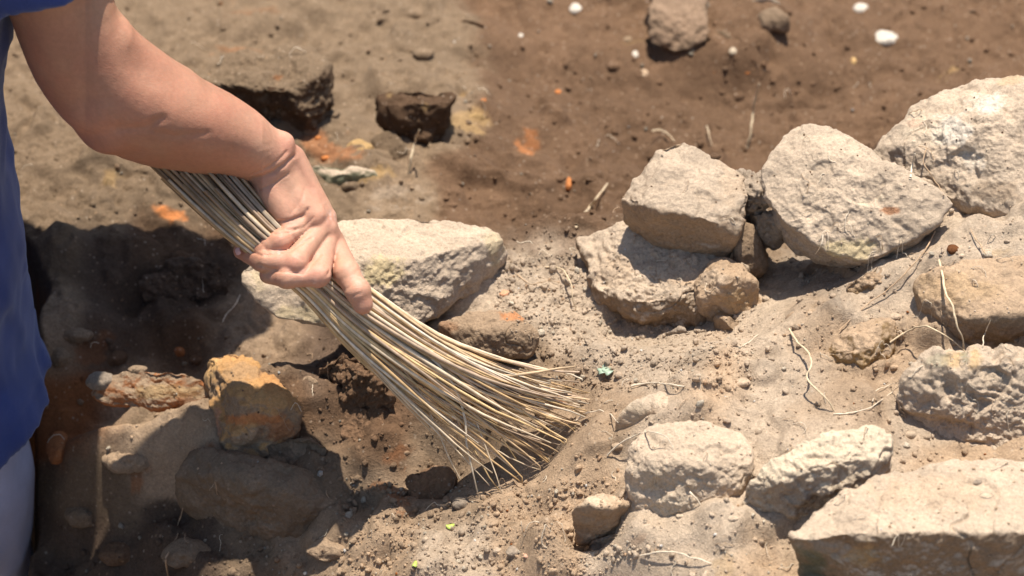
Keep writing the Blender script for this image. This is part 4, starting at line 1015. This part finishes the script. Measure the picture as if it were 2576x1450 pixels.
def grains(name, label, N, area, rmin, rmax, power, lv=1):
    V0, F0 = icoV[lv]; pr = np.array([a[4] for a in area]); pr = pr/pr.sum(); items = []
    for _ in range(N):
        x0, x1, y0, y1, wgt = area[rng.choice(len(area), p=pr)]
        loc, n, ob = look(rng.uniform(x0, x1), rng.uniform(y0, y1))
        if n[2] < .45: continue
        r = rmin + (rmax-rmin)*rng.random()**power
        if ob.name != ground.name:
            if rng.random() < .72: continue
            r = min(r, .0011)
        items.append((loc, n, r))
    base, _, _ = colour_field(np.array([q[0] for q in items]), CP)
    Vl, Cl = [], []
    for (loc, n, r), bc in zip(items, base):
        sh = np.array([rng.uniform(.75, 1.3), rng.uniform(.7, 1.1), rng.uniform(.5, .9)])
        Vl.append((V0*(1+.28*rng.uniform(-1, 1, (len(V0), 1))))*sh @ rand_rot().T*r + loc + n*r*.25)
        q = rng.random()
        bd = float(bc.mean())/.35
        if q < .86: c = bc*rng.uniform(.95, 1.25)
        elif q < .94: c = np.array([.55, .46, .34])*rng.uniform(.8, 1.1)
        elif q < .985: c = np.array([.43, .28, .17])*rng.uniform(.8, 1.1)
        elif q < .99: c = ORANGE*rng.uniform(.6, .9)
        else: c = np.array([.64, .59, .52])
        if q >= .86: c = c*min(1, .35+.65*bd)
        Cl.append(np.tile(c, (len(V0), 1)))
    Fa = (F0[None]+(np.arange(len(items))*len(V0))[:, None, None]).reshape(-1, 3)
    me = mesh_from(name, np.vstack(Vl), Fa, np.vstack(Cl), smooth=(lv > 1))
    tag(link(name, me, M_clod), label, kind='stuff')
grains('gravel', 'fine loose crumbs and grit lying over the soil and stones', 8500, [(1250,2576,560,1450,1.0),(1250,1900,640,980,.9),(850,1600,1200,1450,.5),(400,1300,850,1450,.35)], .0004, .0016, 2.4)
grains('soil_crumbs', 'coarse earth crumbs scattered on the excavated ground', 1500, [(1250,2576,560,1450,1.0),(1250,1900,640,980,.8),(850,1600,1200,1450,.6),(150,1300,850,1450,.6)], .0012, .0036, 2.8, 2)
grains('background_grit', 'pale and ochre grit speckling the brown soil behind the stones', 900, [(1150,2576,-20,560,1.0),(0,1200,0,560,.5)], .0008, .0040, 3.0)

def root_mat():
    m, nt, N, L = newmat('dry_root')
    out = N.new('ShaderNodeOutputMaterial'); p = N.new('ShaderNodeBsdfPrincipled')
    a = N.new('ShaderNodeAttribute'); a.attribute_name = 'Col'; tc = N.new('ShaderNodeTexCoord').outputs['Object']
    L.new(nmul(N, L, a.outputs['Color'], nmap(N, L, nnoise(N, L, tc, 300, 4, .6), .3, .7, .75, 1.25)), p.inputs['Base Color'])
    p.inputs['Roughness'].default_value = .8; L.new(p.outputs[0], out.inputs[0]); return m
M_root = root_mat()
RC = np.array([.56, .43, .27]); RP = np.array([.66, .55, .40]); RB = np.array([.40, .27, .16])
ROOTS = [
 ([(1985,828,.003),(2005,860,.010),(2035,890,.018),(2041,920,.020),(2030,950,.018),(2060,985,.014),(2086,1012,.007),(2100,1038,-.001)], .0012, RC, 'long pale root arching between the two brown sandstone lumps and the lower path'),
 ([(2096,1042,.001),(2150,1038,.001),(2200,1018,.001),(2245,985,.002),(2275,960,.001)], .0006, RP, 'thin pale root running from the foot of the long arched root to the grey block'),
 ([(2362,655,.002),(2372,700,.004),(2378,735,.004),(2398,775,.008),(2404,815,.012),(2420,850,.012),(2424,880,.010)], .0013, RC, 'knotty root hanging straight down over the smooth brown stone'),
 ([(2238,862,0.),(2280,836,.005),(2320,822,.010),(2362,836,.014),(2400,862,.012),(2428,884,.010)], .0010, RC, 'curved root bowing in front of the smooth brown stone toward the grey block'),
 ([(2352,582,.002),(2330,625,.003),(2275,690,.003),(2230,730,.003),(2180,768,.003),(2110,832,.002)], .0008, RB, 'long thin brown root running diagonally past the crumbling tan rock'),
 ([(2472,872,.001),(2478,840,.006),(2492,806,.012)], .0007, RP, 'short upright rootlet right of the knotty hanging root'),
 ([(1528,1146,.001),(1560,1116,.005),(1600,1096,.009),(1640,1086,.010),(1676,1100,.007),(1694,1128,.002)], .0009, RP, 'pale root curling over the top of the pitted pale rock'),
 ([(1028,434,.001),(1034,395,.012),(1044,358,.024),(1055,326,.034)], .0018, RC*.9, 'blurred stick standing up right of the round yellow stone'),
 ([(1450,568,.001),(1478,528,.006),(1500,500,.008),(1528,462,.010)], .0018, RC*.85, 'leaning brown stick left of the upright grey stone'),
 ([(1880,372,.002),(1890,325,.016),(1894,280,.030),(1910,210,.050)], .0019, RC*.85, 'tall blurred root standing above the gap of the jutting stones'),
 ([(1372,672,.001),(1412,676,.005),(1434,708,.008),(1440,745,.007),(1449,780,.001)], .0009, RC, 'thin bent root on the pale soil left of the ledge stone'),
 ([(1438,1066,.004),(1478,1038,.007),(1515,1034,.006),(1540,1048,.004),(1556,1064,.001)], .0007, RP, 'wiry rootlet just right of the bristle tips'),
 ([(2290,448,.001),(2294,418,.005),(2302,386,.010)], .0013, RP*1.1, 'short pale peg of root in front of the crusted boulder'),
 ([(2332,372,.003),(2322,405,.005),(2338,432,.005),(2360,465,.004),(2374,492,.001)], .0008, RB*1.1, 'thin brown root bent over the face of the crusted boulder'),
 ([(1612,1398,.001),(1668,1388,.005),(1716,1394,.006),(1760,1408,.005),(1790,1418,.001)], .0009, RP, 'dry root lying along the bottom edge of the picture'),
 ([(560,810,.004),(572,786,.004),(592,768,.003),(604,742,.002)], .0007, RP, 'frayed white rootlet at the left end of the flat slab'),
 ([(424,1450,.003),(418,1405,.003),(444,1352,.003),(448,1320,.003),(460,1278,.002)], .0010, RB, 'brown root trailing down in the shade at the bottom left'),
 ([(1588,972,.002),(1630,964,.003),(1680,967,.003),(1722,973,.001)], .0010, RP, 'short straw lying flat right of the upper bristles'),
 ([(1735,1238,.002),(1748,1254,.003),(1761,1270,.001)], .0009, RP*1.1, 'pointed splinter on the right side of the pitted pale rock'),
 ([(1868,872,.002),(1888,858,.002),(1908,842,.002)], .0008, RP, 'small straw on the wedge of brown earth'),
 ([(1640,330,.012),(1664,328,.012),(1682,340,.008),(1696,356,.003)], .0012, RC, 'frayed rootlet rising behind the top of the upright grey stone'),
 ([(1778,318,.020),(1784,338,.012),(1792,368,.002)], .0010, RC*.8, 'blurred rootlet between the upright grey stone and the tall blurred root'),
 ([(1465,955,.012),(1432,940,.010),(1400,936,.008)], .0008, RP, 'loose straw flicked up at the end of the upper bristles'),
 ([(2070,590,.004),(2064,620,.004),(2050,640,.002)], .0006, RP, 'hair thin rootlet dangling in the dark cavity'),
 ([(1300,690,.001),(1335,715,.003),(1375,705,.004),(1412,712,.002)], .0006, RB, 'dark thread of root left of the thin bent root'),
 ([(2195,1010,.003),(2205,985,.004),(2240,968,.003),(2268,962,.001)], .0005, RP, 'looped thread of root against the left side of the grey block'),
 ([(2480,640,.002),(2455,600,.003),(2440,575,.002)], .0007, RB*1.2, 'short thin root on the dust above the smooth brown stone'),
]
def smoothline(P, n):
    P = np.array(P, float); out = []
    m = len(P)-1
    for k in range(n):
        x = min(k/(n-1)*m, m-1e-6); i = int(x); f = x-i
        p = [P[min(max(i+q, 0), m)] for q in (-1, 0, 1, 2)]
        out.append(.5*(2*p[1]+(p[2]-p[0])*f+(2*p[0]-5*p[1]+4*p[2]-p[3])*f*f+(3*p[1]-p[0]-3*p[2]+p[3])*f**3))
    return np.array(out)
refresh()
for pts, r, col, lab in ROOTS:
    W3 = []
    for X, Y, l in pts:
        p, n, ob = look(X, Y)
        # stay on the photo ray, lifted above the surface
        d = CAM-p; d /= np.linalg.norm(d)
        W3.append(p + d*(l/max(.35, d[2])) )
    L3 = smoothline(W3, 8*len(pts))
    k = np.arange(len(L3))/len(L3)
    wob = np.stack([vnoise(L3, 140, 3), vnoise(L3, 140, 4), vnoise(L3, 140, 5)], 1)*.0009
    L3 = L3 + wob*np.sin(np.pi*k)[:, None]
    rad = r*.85*(1.0-.45*k)*(1+.22*vnoise(L3, 260, 8))
    o0 = L3[0].copy()
    V, Fq = tube(L3-o0, rad, 6)
    me = mesh_from('root', V, Fq, np.repeat(col[None]*(1+.15*vnoise(L3, 90, 6))[:, None], 6, axis=0))
    o = tag(link('root', me, M_root), lab, 'root'); o.location = o0
# hair roots: far too many and too fine to count
HV, HF, HC = [], [], []; off = 0
for _ in range(150):
    a = [(1250,2560,560,1440),(1400,2560,200,620),(60,1250,120,1440)][rng.choice(3, p=[.55,.2,.25])]
    X, Y = rng.uniform(a[0], a[1]), rng.uniform(a[2], a[3])
    if 850 < X < 1480 and 650 < Y < 1150: continue
    ang = rng.uniform(0, 6.28); L0 = rng.uniform(.006, .022); nn = 9
    p, n, ob = look(X, Y)
    cur = p.copy(); pts = []; hh = rng.uniform(.0005, .006)
    for k in range(nn):
        t = k/(nn-1)
        h, loc, _, _, _, _ = sc.ray_cast(dg, Vector((cur[0], cur[1], .5)), Vector((0, 0, -1)))
        z = loc[2] if h else cur[2]
        if abs(z-p[2]) > .02: z = p[2]
        pts.append([cur[0], cur[1], z + .0003 + hh*math.sin(math.pi*t)])
        ang += rng.normal()*.45
        cur[0] += math.cos(ang)*L0/nn; cur[1] += math.sin(ang)*L0/nn
    L3 = smoothline(pts, 20)
    V, Fq = tube(L3, np.full(20, rng.uniform(.00018, .00036)), 4)
    c = RP*rng.uniform(.7, 1.1) if rng.random() < .7 else RB
    HV.append(V); HF.append(Fq+off); HC.append(np.tile(c, (len(V), 1))); off += len(V)
tag(link('root_hairs', mesh_from('root_hairs', np.vstack(HV), np.vstack(HF), np.vstack(HC)), M_root), 'hair fine rootlets strewn over the soil and stones', kind='stuff')
# small leaves
def leaf_mat(name, c):
    m, nt, N, L = newmat(name); out = N.new('ShaderNodeOutputMaterial'); p = N.new('ShaderNodeBsdfPrincipled')
    p.inputs['Base Color'].default_value = (*c, 1); p.inputs['Roughness'].default_value = .5
    tc = N.new('ShaderNodeTexCoord').outputs['Object']; rgb = N.new('ShaderNodeRGB'); rgb.outputs[0].default_value = (*c, 1)
    L.new(nmul(N, L, rgb.outputs[0], nmap(N, L, nnoise(N, L, tc, 500, 3), .3, .7, .75, 1.25)), p.inputs['Base Color'])
    L.new(p.outputs[0], out.inputs[0]); return m
M_leaf = leaf_mat('fresh_leaf', (.42, .52, .10)); M_leaf2 = leaf_mat('grey_green_leaf', (.30, .38, .27))
def leaf(X, Y, rx, ry, ang, mat, lab, name='leaf', parts=1):
    p, n, ob = look(X, Y)
    rings = []
    V = []; Fq = []
    for q in range(parts):
        o = np.array([math.cos(ang+q*2.4), math.sin(ang+q*2.4), 0])*rx*.9*(q > 0)
        b = len(V); M = 14
        for lay, dz in ((0, .0), (1, -.0004)):
            V.append(o + np.array([0, 0, .0022+dz]))
            for k in range(M):
                a = 2*math.pi*k/M; x, y = math.cos(a)*rx*(1+.08*math.cos(3*a)), math.sin(a)*ry
                V.append(o + np.array([x*math.cos(ang)-y*math.sin(ang), x*math.sin(ang)+y*math.cos(ang), .0022+.0012*math.cos(2*a+q)+dz]))
        for k in range(M):
            k2 = (k+1) % M
            Fq += [(b, b+1+k, b+1+k2), (b+M+1, b+M+2+k2, b+M+2+k), (b+1+k, b+M+2+k, b+M+2+k2), (b+1+k, b+M+2+k2, b+1+k2)]
    me = mesh_from(name, np.array(V), np.array(Fq)); o = tag(link(name, me, mat), lab, 'leaf'); o.location = p
leaf(1132, 1328, .0036, .0028, .2, M_leaf, 'tiny bright green leaf on the crumbs below the bristles')
leaf(1043, 1425, .0030, .0022, 1.2, M_leaf, 'tiny pale green leaf at the bottom edge left of the middle')
leaf(1525, 935, .0042, .0024, .6, M_leaf2, 'grey green sprig on the dust right of the upper bristles', 'sprig', 5)
for o in HIDE: o.hide_viewport = False
